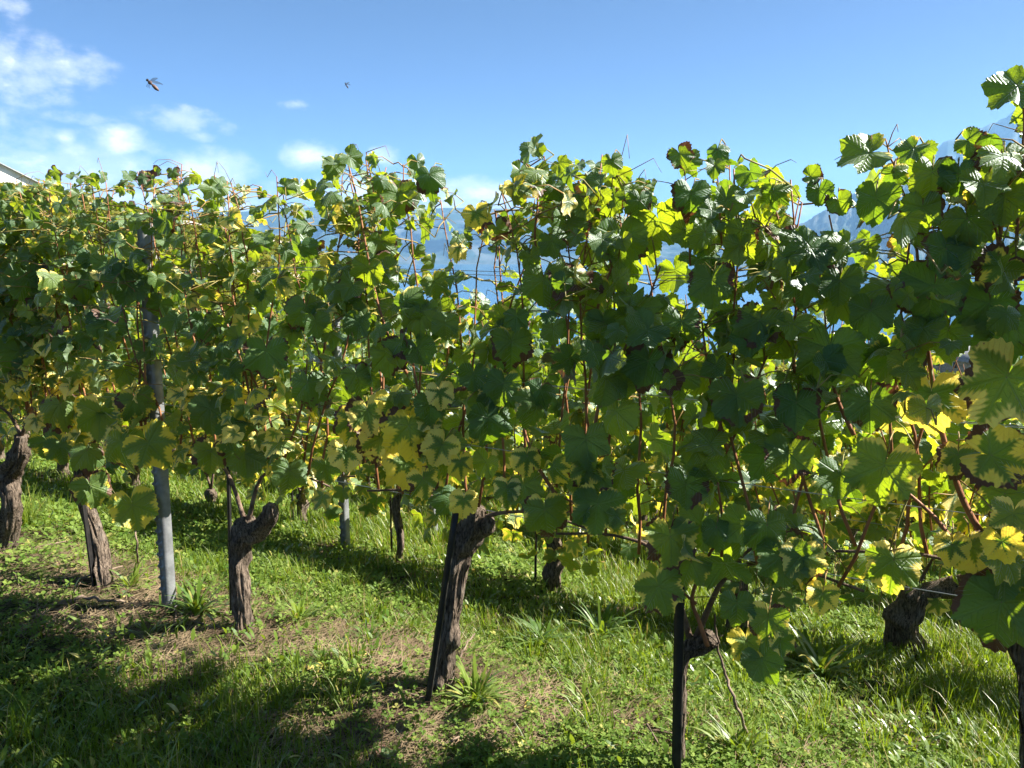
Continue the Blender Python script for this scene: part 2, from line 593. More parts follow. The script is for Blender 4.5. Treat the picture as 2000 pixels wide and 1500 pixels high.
class LeafBuf:
    def __init__(self, lod):
        self.lod = lod
        self.rec = {i: [] for i in range(len(TEMPL[lod]))}
        self.pet = MB()

    def add(self, pos, tip, nor, size, yel, rnd, rn2, brown, rng, templ=None):
        k = templ if templ is not None else int(rng.integers(len(self.rec)))
        tip = (tip - nor * tip.dot(nor))
        if tip.length < 1e-4:
            tip = nor.orthogonal()
        tip.normalize()
        side = tip.cross(nor)
        self.rec[k].append((pos.x, pos.y, pos.z, side.x, side.y, side.z, tip.x, tip.y, tip.z, nor.x, nor.y, nor.z, size, yel, rnd, rn2, brown))

    def count(self):
        return sum(len(v) for v in self.rec.values())

    def build(self, name, parent, origin):
        Vs, Ls, SD, E, C = [], [], [], [], []
        off = 0
        ntri = 0
        for k, rec in self.rec.items():
            if not rec:
                continue
            A = np.array(rec)
            T = TEMPL[self.lod][k]
            tv = T['V']
            P, S, TT, NN, sz = A[:, 0:3], A[:, 3:6], A[:, 6:9], A[:, 9:12], A[:, 12]
            vv = P[:, None, :] + sz[:, None, None] * (tv[None, :, 0:1] * S[:, None, :] + tv[None, :, 1:2] * TT[:, None, :] + tv[None, :, 2:3] * NN[:, None, :])
            m = len(tv)
            Vs.append(vv.reshape(-1, 3))
            idx = (np.arange(len(A)) * m)[:, None, None] + T['T'][None]
            Ls.append(idx.reshape(-1) + off)
            ntri += len(A) * len(T['T'])
            SD.append(np.tile(T['SD'], (len(A), 1)))
            E.append(np.tile(T['E'], (len(A), 1)))
            C.append(np.repeat(A[:, 13:17], m, axis=0))
            off += len(A) * m
        if off == 0:
            return None
        V = np.concatenate(Vs)
        L = np.concatenate(Ls)
        sd = np.concatenate(SD)
        ee = np.concatenate(E)
        cc = np.concatenate(C)
        starts = np.arange(ntri) * 3
        mi = np.zeros(ntri, int)
        if self.pet.v:
            pv = np.array(self.pet.v)
            lens = np.array([len(f) for f in self.pet.f])
            pl = np.concatenate([np.array(f) for f in self.pet.f]) + off
            ps = len(L) + np.concatenate([[0], np.cumsum(lens)[:-1]])
            V = np.concatenate([V, pv])
            L = np.concatenate([L, pl])
            starts = np.concatenate([starts, ps])
            mi = np.concatenate([mi, np.ones(len(ps), int)])
            sd = np.concatenate([sd, np.zeros((len(pl), 2))])
            ee = np.concatenate([ee, np.zeros((len(pl), 2))])
            cc = np.concatenate([cc, np.zeros((len(pv), 4))])
        return np_mesh(name, V, L, starts, [M_LEAF, M_PETIOLE], mi, {'sd': sd, 'ef': ee}, {'leaf': cc}, parent, origin)


# ------------------------------------------------------------------ the ground sheet
def vnoise(x, y, seed=0):
    xi = np.floor(x).astype(np.int64)
    yi = np.floor(y).astype(np.int64)
    fx = x - xi
    fy = y - yi
    fx = fx * fx * (3 - 2 * fx)
    fy = fy * fy * (3 - 2 * fy)

    def hsh(a, b):
        h = (a * 374761393 + b * 668265263 + seed * 1442695041) & 0xFFFFFFFF
        h = ((h ^ (h >> 13)) * 1274126177) & 0xFFFFFFFF
        return ((h ^ (h >> 16)) & 0xFFFF) / 65535.0
    a = hsh(xi, yi) * (1 - fx) + hsh(xi + 1, yi) * fx
    b = hsh(xi, yi + 1) * (1 - fx) + hsh(xi + 1, yi + 1) * fx
    return a * (1 - fy) + b * fy


def fbm(x, y, seed=0, o=4):
    s, a, t = 0, 0.5, 0
    for i in range(o):
        s = s + a * vnoise(x * 2 ** i, y * 2 ** i, seed + i)
        t += a
        a *= 0.5
    return s / t


def ground_relief(x, y):
    r = np.hypot(x, y)
    near = (fbm(x * 2.2, y * 2.2, 5) - 0.5) * 0.09 + (fbm(x * 9, y * 9, 8, 3) - 0.5) * 0.03
    far = (fbm(x * 0.05, y * 0.05, 9) - 0.5) * 3.0 * sstep(30, 200, r)
    return near * (1 - sstep(14, 30, r)) + far


def build_ground():
    rr = np.concatenate([np.linspace(0.0, 6, 130)[1:], np.geomspace(6.1, 3600, 120)])
    aa = np.radians(np.linspace(-180, 180, 541))
    RRg, AA = np.meshgrid(rr, aa, indexing='ij')
    X = RRg * np.sin(AA)
    Y = RRg * np.cos(AA)
    Z = terrain(X, Y) + ground_relief(X, Y)
    V = np.stack([X, Y, Z], -1).reshape(-1, 3)
    nr, na = RRg.shape
    i, j = np.meshgrid(np.arange(nr - 1), np.arange(na - 1), indexing='ij')
    a = (i * na + j).ravel()
    F = np.stack([a, a + 1, a + na + 1, a + na], -1)
    V = np.concatenate([V, [[0, 0, 0]]])
    c = len(V) - 1
    jj = np.arange(na - 1)
    fan = np.stack([jj, np.full(na - 1, c), jj + 1], -1)
    loops = np.concatenate([F.ravel(), fan.ravel()])
    starts = np.concatenate([np.arange(len(F)) * 4, len(F) * 4 + np.arange(len(fan)) * 3])
    m, t = new_mat('ground_soil')
    tco = t.n('ShaderNodeTexCoord').outputs['Object']
    f1 = t.noise(tco, 3.0, 6, 0.6)
    f2 = t.noise(tco, 40.0, 5, 0.7)
    soil = t.mix(t.smooth(f2, 0.35, 0.7), (0.035, 0.025, 0.017), (0.13, 0.095, 0.060))
    turf = t.mix(t.smooth(f2, 0.3, 0.7), (0.018, 0.035, 0.007), (0.055, 0.078, 0.016))
    near = t.mix(t.smooth(f1, 0.46, 0.58), turf, soil)
    geo = t.n('ShaderNodeNewGeometry')
    ln = t.n('ShaderNodeVectorMath', {0: tco}, operation='LENGTH').outputs['Value']
    ff = t.noise(tco, 0.035, 5)
    farc = t.mix(t.smooth(ff, 0.4, 0.62), (0.09, 0.098, 0.024), (0.135, 0.12, 0.035))
    farc = t.mix(t.smooth(t.noise(tco, 0.6, 4), 0.45, 0.7), farc, (0.09, 0.11, 0.03))
    col = t.mix(t.smooth(ln, 14, 40), near, farc)
    p = t.n('ShaderNodeBsdfPrincipled', {'Base Color': col, 'Roughness': 0.95, 'Specular IOR Level': 0.1})
    b = t.n('ShaderNodeBump', {'Strength': 0.8, 'Distance': 0.03, 'Height': f2})
    t.link(b.outputs[0], p.inputs['Normal'])
    t.n('ShaderNodeOutputMaterial', {'Surface': p.outputs[0]})
    o = np_mesh('ground', V, loops, starts, [m])
    tag(o, kind='structure')
    return o


build_ground()


def gz(x, y):
    return float(terrain(x, y) + ground_relief(np.asarray(x, float), np.asarray(y, float)))


# lake and mountains
def build_lake():
    mb = MB()
    rings = [300, 1200, 4000, 12000, 45000]
    k = 48
    vs = [(0, 0, LAKE_Z)]
    for r_ in rings:
        for j in range(k):
            a = 2 * math.pi * j / k
            vs.append((r_ * math.sin(a), r_ * math.cos(a), LAKE_Z))
    fs = [(0, 1 + (j + 1) % k, 1 + j) for j in range(k)]
    for i in range(len(rings) - 1):
        for j in range(k):
            j2 = (j + 1) % k
            fs.append((1 + i * k + j, 1 + i * k + j2, 1 + (i + 1) * k + j2, 1 + (i + 1) * k + j))
    mb.add(vs, fs)
    m, t = new_mat('lake_water')
    tco = t.n('ShaderNodeTexCoord').outputs['Object']
    n1 = t.noise(tco, 0.05, 4)
    p = t.n('ShaderNodeBsdfPrincipled', {'Base Color': (0.018, 0.085, 0.17, 1), 'Roughness': 0.16, 'IOR': 1.33})
    b = t.n('ShaderNodeBump', {'Strength': 0.25, 'Distance': 1.0, 'Height': n1})
    t.link(b.outputs[0], p.inputs['Normal'])
    t.n('ShaderNodeOutputMaterial', {'Surface': p.outputs[0]})
    tag(mb.build('lake', m), kind='structure')


build_lake()


def mountain_mat():
    m, t = new_mat('mountain_slope')
    tco = t.n('ShaderNodeTexCoord').outputs['Object']
    f = t.noise(tco, 0.0022, 7, 0.62)
    c = t.mix(t.smooth(f, 0.42, 0.6), (0.025, 0.045, 0.030), (0.075, 0.085, 0.080))
    p = t.n('ShaderNodeBsdfPrincipled', {'Base Color': c, 'Roughness': 1.0, 'Specular IOR Level': 0.0})
    t.n('ShaderNodeOutputMaterial', {'Surface': p.outputs[0]})
    return m


M_MOUNT = mountain_mat()


def build_ridge(name, prof, dist, depth, seed, rough=.012):
    """prof: skyline in photo pixels; a broad massif whose crest stands at dist metres"""
    px = np.array([p[0] for p in prof], float)
    py = np.array([p[1] for p in prof], float)
    xs = np.linspace(px[0], px[-1], 260)
    ys = np.interp(xs, px, py)
    NJ = 40
    V = []
    for i, (x, y) in enumerate(zip(xs, ys)):
        d = pdir(x, y)
        hl = math.hypot(d.x, d.y)
        ux, uy = d.x / hl, d.y / hl
        top = CAM_Z + d.z / hl * dist
        top += (fbm(np.array(i * 0.21), np.array(seed * 3.1), seed, 5) - 0.5) * rough * dist
        H = float(top) - LAKE_Z
        for j in range(NJ):
            f = j / (NJ - 1)
            if f <= 0.7:
                g = f / 0.7
                hh = g ** 1.15
                r_ = dist - depth * (1 - g)
            else:
                g = (f - 0.7) / 0.3
                hh = 1 - g
                r_ = dist + depth * 0.6 * g
            nz = (fbm(np.array(i * 0.11 + 7), np.array(j * 0.16), seed + 5, 5) - 0.5)
            bulge = math.sin(math.pi * min(1, max(0, f / 0.7))) if f < 0.7 else 0
            r2 = r_ + float(nz) * depth * 0.9 * bulge
            V.append((ux * r2, uy * r2, LAKE_Z - 5 + H * hh + 5 * hh))
    nI = len(xs)
    i, j = np.meshgrid(np.arange(nI - 1), np.arange(NJ - 1), indexing='ij')
    a = (i * NJ + j).ravel()
    F = np.stack([a, a + NJ, a + NJ + 1, a + 1], -1)
    o = np_mesh(name, np.array(V), F.ravel(), np.arange(len(F)) * 4, [M_MOUNT])
    tag(o, kind='structure')


build_ridge('mountains', [(-700, 420), (-200, 412), (200, 410), (450, 414), (560, 408), (640, 403), (690, 392), (760, 404), (840, 407), (920, 404), (1000, 408), (1080, 412), (1200, 424),
                          (1320, 436), (1450, 446), (1600, 452)], 9000, 2200, 3, .004)
build_ridge('mountains', [(1440, 494), (1500, 468), (1560, 436), (1590, 422), (1629, 404), (1667, 374), (1695, 358), (1722, 358), (1751, 327), (1800, 318), (1850, 322), (1900, 306),
                          (1960, 300), (2060, 276), (2200, 300), (2400, 330)], 7000, 1900, 7)
build_ridge('mountains', [(1600, 470), (1680, 420), (1760, 345), (1800, 310), (1842, 281), (1895, 259), (1947, 230), (1990, 210), (2050, 190), (2200, 175), (2420, 240), (2700, 300)], 10000, 2400, 12)

# the air over the lake: one closed box of thin even haze
hz = MB()
hz.box((0, 5000, 690), (30000, 18600, 1612))
m_, t_ = new_mat('haze_air')
vol = t_.n('ShaderNodeVolumePrincipled', {'Color': (0.32, 0.62, 1.0, 1), 'Density': 6.0e-5, 'Anisotropy': 0.1})
t_.n('ShaderNodeOutputMaterial', {'Volume': vol.outputs[0]})
tag(hz.build('haze', m_, smooth=False), kind='stuff')

# ------------------------------------------------------------------ vines
SKYX = [-300, 0, 60, 110, 150, 220, 300, 370, 400, 450, 500, 550, 600, 640, 670, 700, 760, 800, 850, 870, 890, 930, 980, 1000, 1030, 1080, 1130, 1180, 1230, 1260, 1330, 1360, 1400,
        1430, 1500, 1530, 1590, 1620, 1650, 1690, 1740, 1780, 1830, 1870, 1920, 1960, 1990, 2050, 2300, 3000]
SKYY = [400, 388, 375, 350, 352, 360, 355, 330, 352, 378, 372, 364, 350, 338, 310, 298, 306, 332, 328, 352, 396, 400, 412, 360, 308, 302, 322, 316, 328, 326, 300, 322, 332,
        324, 332, 362, 350, 386, 390, 305, 308, 304, 296, 268, 274, 240, 180, 180, 120, -200]
LOWX = [0, 60, 100, 180, 260, 330, 420, 480, 560, 620, 700, 800, 900, 950, 1000, 1060, 1200, 1250, 1350, 1400, 1450, 1530, 1560, 1620, 1650, 1700, 1780, 1820, 1900, 1950, 2000]
LOWY = [840, 850, 930, 900, 940, 950, 945, 960, 980, 950, 930, 960, 960, 950, 1000, 1045, 1050, 1160, 1200, 1230, 1310, 1320, 1150, 1190, 1100, 1160, 1180, 1050, 1110, 1230, 1240]
# openings in the front row's foliage, where the lake and the slope behind show (photo px, strength)
GAPS1 = [(940, 520, 50, 44, .85), (905, 455, 30, 22, .6), (955, 590, 40, 26, .75), (650, 452, 34, 26, .7), (548, 445, 30, 26, .6), (600, 500, 40, 34, .3), (1322, 545, 30, 44, .75), (1360, 620, 28, 40, .6),
         (1588, 436, 40, 34, .9), (1640, 478, 34, 20, .8), (1893, 738, 70, 48, .97), (1945, 665, 55, 24, .85), (1110, 655, 70, 34, .6), (1240, 560, 26, 26, .5), (1700, 650, 40, 30, .5), (1270, 430, 24, 22, .7),
         (620, 590, 50, 40, .55), (450, 600, 40, 50, .3), (560, 700, 50, 50, .35), (1230, 860, 60, 50, .6), (1120, 830, 50, 60, .55), (590, 860, 50, 60, .5), (1850, 930, 60, 60, .5),
         (1690, 860, 40, 50, .5), (1780, 1000, 50, 60, .5), (1600, 1000, 40, 40, .35), (1660, 1190, 70, 90, .9), (1400, 1330, 120, 70, 1), (1040, 880, 50, 40, .4), (420, 760, 50, 40, .4), (200, 620, 60, 40, .3), (700, 700, 50, 40, .35),
         (284, 480, 16, 36, .92), (294, 620, 34, 50, .85), (304, 790, 40, 90, .93), (312, 960, 40, 110, .97), (315, 1040, 30, 90, 1), (165, 960, 26, 60, .8), (890, 1010, 30, 40, .9)]
GAPSB = [(1893, 740, 66, 44, 1.0), (600, 560, 60, 70, .5)]


# openings added to the canopy so sun reaches trunks, yellow leaves and ground
SHAFTS = []


def in_gap(p, gaps, rng, grow=0.0):
    x, y = proj(p)
    if gaps is GAPS1:
        if y < np.interp(x, SKYX, SKYY) - 8:
            return True
        if y > np.interp(x, LOWX, LOWY) - 25 and 0 < x < 2000:
            return True
        thr = (.28 if y < 600 else .36) if x < 660 else .405
        hole = fbm(np.array(x / 62.0), np.array(y / 62.0), 71, 3)
        if hole < thr and rng.random() < .85:
            return True
    for cx, cy_, rx, ry, s in gaps:
        if ((x - cx) / (rx + grow)) ** 2 + ((y - cy_) / (ry + grow)) ** 2 < 1 and rng.random() < s:
            return True
    return False


def yel_for(hrel, rng, px=None):
    """how far a leaf has turned, by its height over the ground: the old leaves low down turn first"""
    r_ = rng.random()
    if hrel < 0.85:
        y = rng.beta(2.4, 1.9)
    elif hrel < 1.1:
        y = rng.beta(1.6, 2.2)
    elif hrel < 1.4:
        y = rng.beta(1.1, 4.2)
    else:
        y = rng.beta(1.0, 5.0)
        if r_ < 0.10:
            y = rng.uniform(0.5, 0.9)
    if px is not None:
        if 1150 < px < 1720 and hrel > 0.75:
            y *= 0.45
        if px < 620 and hrel < 1.35:
            y = min(1, y * 1.3 + 0.12)
        if px > 1660 and hrel < 1.25:
            y = min(1, y * 1.35 + 0.1)
    return float(y)


def canopy_leaf(buf, node, sgn, hrel, size, rng, lod, gaps, px_bias=True, pet=True, yel=None, root=None):
    out = NV * sgn
    pv = out * rng.uniform(0.03, 0.11) + UP * rng.uniform(-0.01, 0.06) + TV * rng.normal(0, 0.045)
    base = node + pv
    a = rng.normal(0.60, 0.50)
    b = rng.normal(0.55, 0.45)
    nor = (out * a + UP * b + TV * rng.normal(0.15, 0.60))
    if nor.length < 0.05:
        nor = UP.copy()
    nor.normalize()
    tip = -UP + out * rng.normal(0.25, 0.3) + TV * rng.normal(0, 0.55)
    ctr = base + tip.normalized() * size * 0.5
    for sp, sr in SHAFTS:
        dv = ctr - sp
        if (dv - SUNV * dv.dot(SUNV)).length < sr and rng.random() < .9:
            return False
    if gaps and in_gap(ctr, gaps, rng):
        return False
    px = proj(ctr)[0] if px_bias else None
    y = yel if yel is not None else yel_for(hrel, rng, px)
    brown = rng.uniform(0.4, 1.0) if rng.random() < (0.05 if hrel < 1.5 else 0.09) else 0.0
    buf.add(base, tip, nor, size, y, rng.random(), rng.random(), brown, rng)
    if pet:
        mid = node.lerp(base, 0.55) + UP * 0.012
        if root is not None:
            buf.pet.tube([root, root.lerp(node, .5) + UP * .01, node], [0.0026, 0.0022, 0.0020], 4)
        buf.pet.tube([node, mid, base + tip.normalized() * size * 0.05], [0.0022, 0.0017, 0.0014], 4)
    return True


def trunk_mesh(mb, pts, rad, seed, seg=36, per=9):
    cp = catmull(pts, per)
    k = len(cp)
    rr = np.interp(np.linspace(0, 1, k), np.linspace(0, 1, len(rad)), rad)
    sv = seed * 7.3
    rgb = np.random.default_rng(seed + 17)
    Lt = sum((b - a).length for a, b in zip(cp[:-1], cp[1:]))
    burls = [(rgb.uniform(0, 6.28), rgb.uniform(.1, 1) * Lt, rgb.uniform(.2, .55), rgb.uniform(.02, .045)) for _ in range(9)]

    def disp(th, L, i):
        c, s = math.cos(th), math.sin(th)
        a = mnoise.noise(Vector((c * 1.2 + sv, s * 1.2, L * 9)))
        b = mnoise.noise(Vector((c * 4.5, s * 4.5 + sv, L * 5)))
        d = mnoise.noise(Vector((c * 13, s * 13 + sv, L * 6)))
        bu = 0.0
        for bt, bl_, ba, bw in burls:
            da = (th - bt + math.pi) % (2 * math.pi) - math.pi
            bu += ba * math.exp(-(da / .6) ** 2 - ((L - bl_) / bw) ** 2)
        e = mnoise.noise(Vector((c * 2.2 + 5, s * 2.2 + sv, L * 22)))
        return 1 + bu + 0.30 * a + 0.16 * e + 0.24 * (abs(b) * 2 - 0.5) + 0.24 * d
    mb.tube(cp, list(rr), seg, 0, disp)
    if seg >= 26:
        for _ in range(34):       # shreds of loose bark
            i0 = int(rgb.integers(0, max(1, k - 6)))
            i1 = min(k - 1, i0 + int(rgb.integers(4, 14)))
            th = rgb.uniform(0, 6.28)
            vs = []
            wd = rgb.uniform(.003, .008)
            for i in range(i0, i1 + 1):
                f = (i - i0) / max(1, i1 - i0)
                out = Vector((math.cos(th), math.sin(th), 0))
                sd_ = Vector((-math.sin(th), math.cos(th), 0))
                rr_ = rr[i] * (1.12 + .16 * math.sin(f * 3.1)) + .012 * f ** 3
                p = cp[i] + out * rr_ + sd_ * (math.sin(f * 5 + th) * .004)
                hw = wd * (1 - .7 * f)
                vs += [p - sd_ * hw, p + sd_ * hw]
            nq = i1 - i0
            mb.add(vs, [(2 * q, 2 * q + 1, 2 * q + 3, 2 * q + 2) for q in range(nq)])


def shoot_path(base, top, rng, k=12, wob=0.035):
    pts = []
    ph = rng.uniform(0, 6.28)
    for i in range(k):
        f = i / (k - 1)
        p = base.lerp(top, f)
        p = p + TV * (math.sin(f * 5 + ph) * wob * min(1, f * 3)) + NV * (math.sin(f * 4.3 + ph * 1.7) * wob * 0.8 * min(1, f * 3)) + TV * rng.normal(0, 0.006)
        pts.append(p)
    return pts


def walk(pts, step, start=0.05):
    out = []
    acc = start
    L = 0.0
    for a, b in zip(pts[:-1], pts[1:]):
        l = (b - a).length
        while acc <= L + l:
            out.append(a.lerp(b, (acc - L) / max(l, 1e-6)))
            acc += step
        L += l
    return out


def vine(base, head, rad, label, group, n_row, lod, seed, top_fn, shoots=8, span=0.92, arm_h=None, px_canes=(), hero=(), gaps=None, extra_trunk=None, dens=1.0, sizes=(0.058, 0.100),
         separate=True, trunk_pts=None, low_drop=0.0):
    rng = np.random.default_rng(seed)
    root = empty('grapevine', base, label, 'grapevine', group)
    gzb = base.z
    O = np.array(base)
    mb = MB()
    pts = trunk_pts or [base - UP * 0.05, base.lerp(head, 0.3) + TV * rng.normal(0, 0.012), base.lerp(head, 0.7) + TV * rng.normal(0, 0.02), head]
    trunk_mesh(mb, pts, rad, seed, 56 if lod == 0 else (22 if lod == 1 else 9), 14 if lod == 0 else 5)
    for et in (extra_trunk or ()):
        trunk_mesh(mb, et[0], et[1], seed + 3, 26 if lod == 0 else 12, 7 if lod == 0 else 4)
    mb.build('trunk', M_BARK, root, O)
    buf = LeafBuf(lod)
    # the one year old arm bent along the lower wire
    arm_z = arm_h if arm_h is not None else head.z + 0.06
    th = head.dot(TV)
    nh = head.dot(NV)
    arm = MB()
    armpts = []
    for sg in (-1, 1):
        ap = [head, head + TV * sg * 0.1 + UP * (arm_z - head.z) * 0.9, rowp(th + sg * span * 0.28, n_row, arm_z + 0.02), rowp(th + sg * span * 0.5, n_row, arm_z - 0.01)]
        cp = catmull(ap, 4)
        arm.tube(cp, list([0.0042 + 0.007 * (1 - i / (len(cp) - 1)) ** 2.2 for i in range(len(cp))]), 7 if lod == 0 else 5)
    arm.build('arm', M_OLDCANE, root, O)
    canes = []
    for i in range(shoots):
        f = (i + 0.5) / shoots - 0.5 + rng.normal(0, 0.02)
        b0 = rowp(th + f * span, n_row + rng.normal(0, 0.015), arm_z + rng.normal(0, 0.015))
        tt = th + f * span + rng.normal(-0.08, 0.15)
        ztop = top_fn(tt, rng)
        canes.append((shoot_path(b0, rowp(tt, n_row + rng.normal(0, 0.05), ztop), rng, 12 if lod == 0 else 7), 0.0052))
    for pc, r0 in px_canes:
        canes.append((catmull([on_row(x, y, n_row - 0.07) for x, y in pc], 5), r0))
    cmb = MB()
    for path, r0 in canes:
        k = len(path)
        rr = [r0 * (1 - 0.62 * i / (k - 1)) for i in range(k)]
        if separate:
            one = MB()
            one.tube(path, rr, 8)
            # swollen nodes
            one.build('cane', M_CANE, root, O)
        else:
            cmb.tube(path, rr, 5 if lod == 1 else 3)
        step = 0.076 / dens
        sgn = rng.choice([-1, 1])
        L = sum((b - a).length for a, b in zip(path[:-1], path[1:]))
        nodes = walk(path, step, 0.03)
        for q, nd in enumerate(nodes):
            sgn = -sgn
            f = q / max(1, len(nodes))
            sz = rng.uniform(*sizes) * (1.0 - 0.42 * max(0, f - 0.62) / 0.38)
            hrel = nd.z - gzb
            sg = sgn if rng.random() < 0.8 else -sgn
            canopy_leaf(buf, nd, sg, hrel, sz, rng, lod, gaps, lod == 0, lod < 2)
            for _q in range(int((0.40 if hrel < 1.35 else 1.25) * dens + rng.random())):     # leaves of a side shoot
                nd2 = nd + NV * rng.normal(0, 0.11) + TV * rng.normal(0, 0.07) + UP * rng.normal(0.0, 0.05)
                canopy_leaf(buf, nd2, rng.choice([-1, 1]), hrel, sz * rng.uniform(0.45, 0.9), rng, lod, gaps, lod == 0, lod == 0, None, nd)
        if lod == 0 and path[-1].z > 1.3:      # tendrils near the growing tip
            for _ in range(2):
                p = path[int(rng.integers(k - 4, k))]
                dv = (UP * rng.uniform(0.0, 0.6) + TV * rng.normal(0, 1) + NV * rng.normal(0, 0.7)).normalized()
                ln = rng.uniform(0.05, 0.13)
                buf.pet.tube([p, p + dv * ln * 0.5 + UP * 0.01, p + dv * ln + UP * rng.normal(0, 0.02), p + dv * ln * 1.2 - UP * 0.02], [0.0015, 0.0012, 0.001, 0.0007], 4)
    if cmb.v:
        cmb.build('canes', M_CANE, root, O)
    if lod == 1 and n_row > N1 + 1:         # old leaves hanging below the arms
        for _ in range(34):
            nd = rowp(th + rng.uniform(-.5, .5), n_row + rng.normal(0, .12), arm_z - rng.uniform(.0, .30))
            canopy_leaf(buf, nd, rng.choice([-1, 1]), .6, rng.uniform(.05, .09), rng, lod, gaps, False, True, None, rowp(nd.dot(TV), n_row, arm_z))
    cam_p = Vector((0, 0, CAM_Z))
    for hx in hero:
        px, py, wpx, roll, ye = hx[:5]
        if ye <= .12 and wpx > 80 and py > 330:
            if rng.random() < .3:
                continue
            wpx *= rng.uniform(.62, .9)
        tilt = hx[5] if len(hx) > 5 else rng.uniform(0.05, 0.5)
        off = hx[6] if len(hx) > 6 else -0.13
        P = on_row(px, py, n_row + off)
        dist = (P - cam_p).length
        size = wpx / FPX * dist / 1.62
        tocam = (cam_p - P).normalized()
        side = Vector((1, 0, 0))
        nor = (tocam + UP * tilt + side * rng.normal(0, 0.18)).normalized()
        a = R(roll)
        tip = (-UP * math.cos(a) + side * math.sin(a))
        tip = (tip - nor * tip.dot(nor)).normalized()
        bp = P - tip * size * 0.25
        buf.add(bp, tip, nor, size, ye, rng.random() * 0.7, rng.random(), 0.0 if rng.random() < 0.6 else 0.35, rng, int(rng.choice([1, 3, 4, 6, 7, 9, 11, 13])) if lod == 0 else None)
        q = P - tip * size * 0.9 + NV * 0.08
        buf.pet.tube([bp + tip * size * 0.03, bp.lerp(q, 0.5) + UP * 0.02, q], [0.0016, 0.0019, 0.0022], 4)
    buf.build('foliage', root, O)
    return root


def top_front(t, rng):
    z = 1.8
    for _ in range(3):
        x, y = proj(rowp(t, N1, z))
        ys = np.interp(x, SKYX, SKYY)
        p = on_row(x, ys, N1)
        z = p.z
    return z + (0.05 if t < -1.9 else 0.02) - abs(rng.normal(0, 0.045))


def stake(base, top, r, label, group, flat=False):
    mb = MB()
    d = (top - base)
    # an L shaped steel bar
    wv = (TV * 0.9 - NV * 0.3).normalized() * r
    nv = NV * r
    prof = [(-wv - nv), (wv - nv), (wv - nv * 0.4), (-wv * 0.4 - nv * 0.4), (-wv * 0.4 + nv), (-wv + nv)]
    k = 8
    vs = []
    for i in range(k + 1):
        p = (base - UP * 0.08).lerp(top, i / k)
        for q in prof:
            vs.append(p + q)
    m = len(prof)
    fs = [(i * m + j, i * m + (j + 1) % m, (i + 1) * m + (j + 1) % m, (i + 1) * m + j) for i in range(k) for j in range(m)]
    fs += [tuple(range(m - 1, -1, -1)), tuple(k * m + j for j in range(m))]
    mb.add(vs, fs)
    o = mb.build('vine_stake', M_STAKE, None, np.array(base), smooth=False)
    tag(o, label, 'stake', group)
    return o


VG = 'vines of the front row'
SG = 'stakes of the front row'


def gbase(px, py):
    p = on_ground(px, py)
    return Vector((p.x, p.y, gz(p.x, p.y)))


def snap(p, n):
    return p + NV * (n - p.dot(NV))


def front_pt(px, py, off=0.0):
    return on_row(px, py, N1 + off)


def fbase(px, py, off):
    p = front_pt(px, py, off)
    return Vector((p.x, p.y, gz(p.x, p.y)))


for x_, y_, r_ in ((790, 870, .09), (678, 895, .07), (900, 960, .07), (1828, 790, .14), (1955, 775, .14), (1900, 920, .10), (1870, 1080, .08), (1068, 1010, .07), (1165, 1000, .07), (1310, 1090, .08), (1485, 1250, .09), (1600, 1150, .07), (262, 1000, .07), (930, 425, .06),
                   (880, 1250, .10), (890, 1120, .10), (915, 1050, .09), (472, 1180, .10), (470, 1080, .09), (200, 1110, .10), (185, 1040, .09), (25, 980, .10), (30, 900, .09), (318, 1060, .09), (305, 850, .07)):
    SHAFTS.append((front_pt(x_, y_), r_))

_rs = np.random.default_rng(3)
for _q in range(16):  # openings carved at random to dapple the shaded foreground with sun
    SHAFTS.append((gbase(_rs.uniform(0, 1150), _rs.uniform(1270, 1490)), _rs.uniform(.04, .075)))

# --- front row, left to right
V_ = {}
b0 = gbase(8, 1072)
V_['left edge'] = vine(b0, front_pt(42, 850), [.050, .042, .052, .040, .026], 'thick gnarled grapevine with shaggy grey bark at the left edge', VG, N1, 0, 101, top_front, 13, dens=1.35, sizes=(.048, .084),
                       trunk_pts=[b0 - UP * .05, front_pt(22, 985), front_pt(15, 930), front_pt(38, 895), front_pt(42, 850)], gaps=GAPS1, arm_h=.80,
                       px_canes=[([(105, 800), (95, 760), (82, 690), (70, 620)], .006)], hero=[(100, 868, 60, 40, .5), (120, 880, 56, 5, .55), (40, 700, 80, 0, .3), (60, 560, 80, 10, .1)])
b1 = gbase(205, 1152)
V_['stake'] = vine(b1, front_pt(168, 985), [.034, .036, .030, .032, .024], 'slim grapevine leaning left onto its dark stake, left of the grey metal post', VG, N1, 0, 102, top_front, 13, dens=1.35, sizes=(.048, .084),
                   trunk_pts=[b1 - UP * .05, front_pt(196, 1080), front_pt(183, 1030), front_pt(168, 985), front_pt(158, 905), front_pt(152, 850)], gaps=GAPS1, arm_h=.74,
                   px_canes=[([(276, 832), (272, 760), (274, 700), (268, 620), (270, 520)], .0062), ([(284, 830), (283, 720), (278, 640), (262, 540)], .0058),
                             ([(100, 820), (88, 760), (80, 690)], .006)],
                   hero=[(262, 1000, 84, 8, .62, .1), (233, 878, 92, 0, .5, .1), (300, 876, 92, 38, .66, .35), (180, 960, 70, 10, .55), (195, 820, 80, -10, .5), (120, 800, 70, 10, .45), (270, 790, 70, 20, .55),
                         (210, 640, 85, 0, .05), (160, 560, 90, 0, .05), (250, 560, 80, -20, .05), (170, 890, 60, 0, .2)])
b2 = gbase(475, 1232)
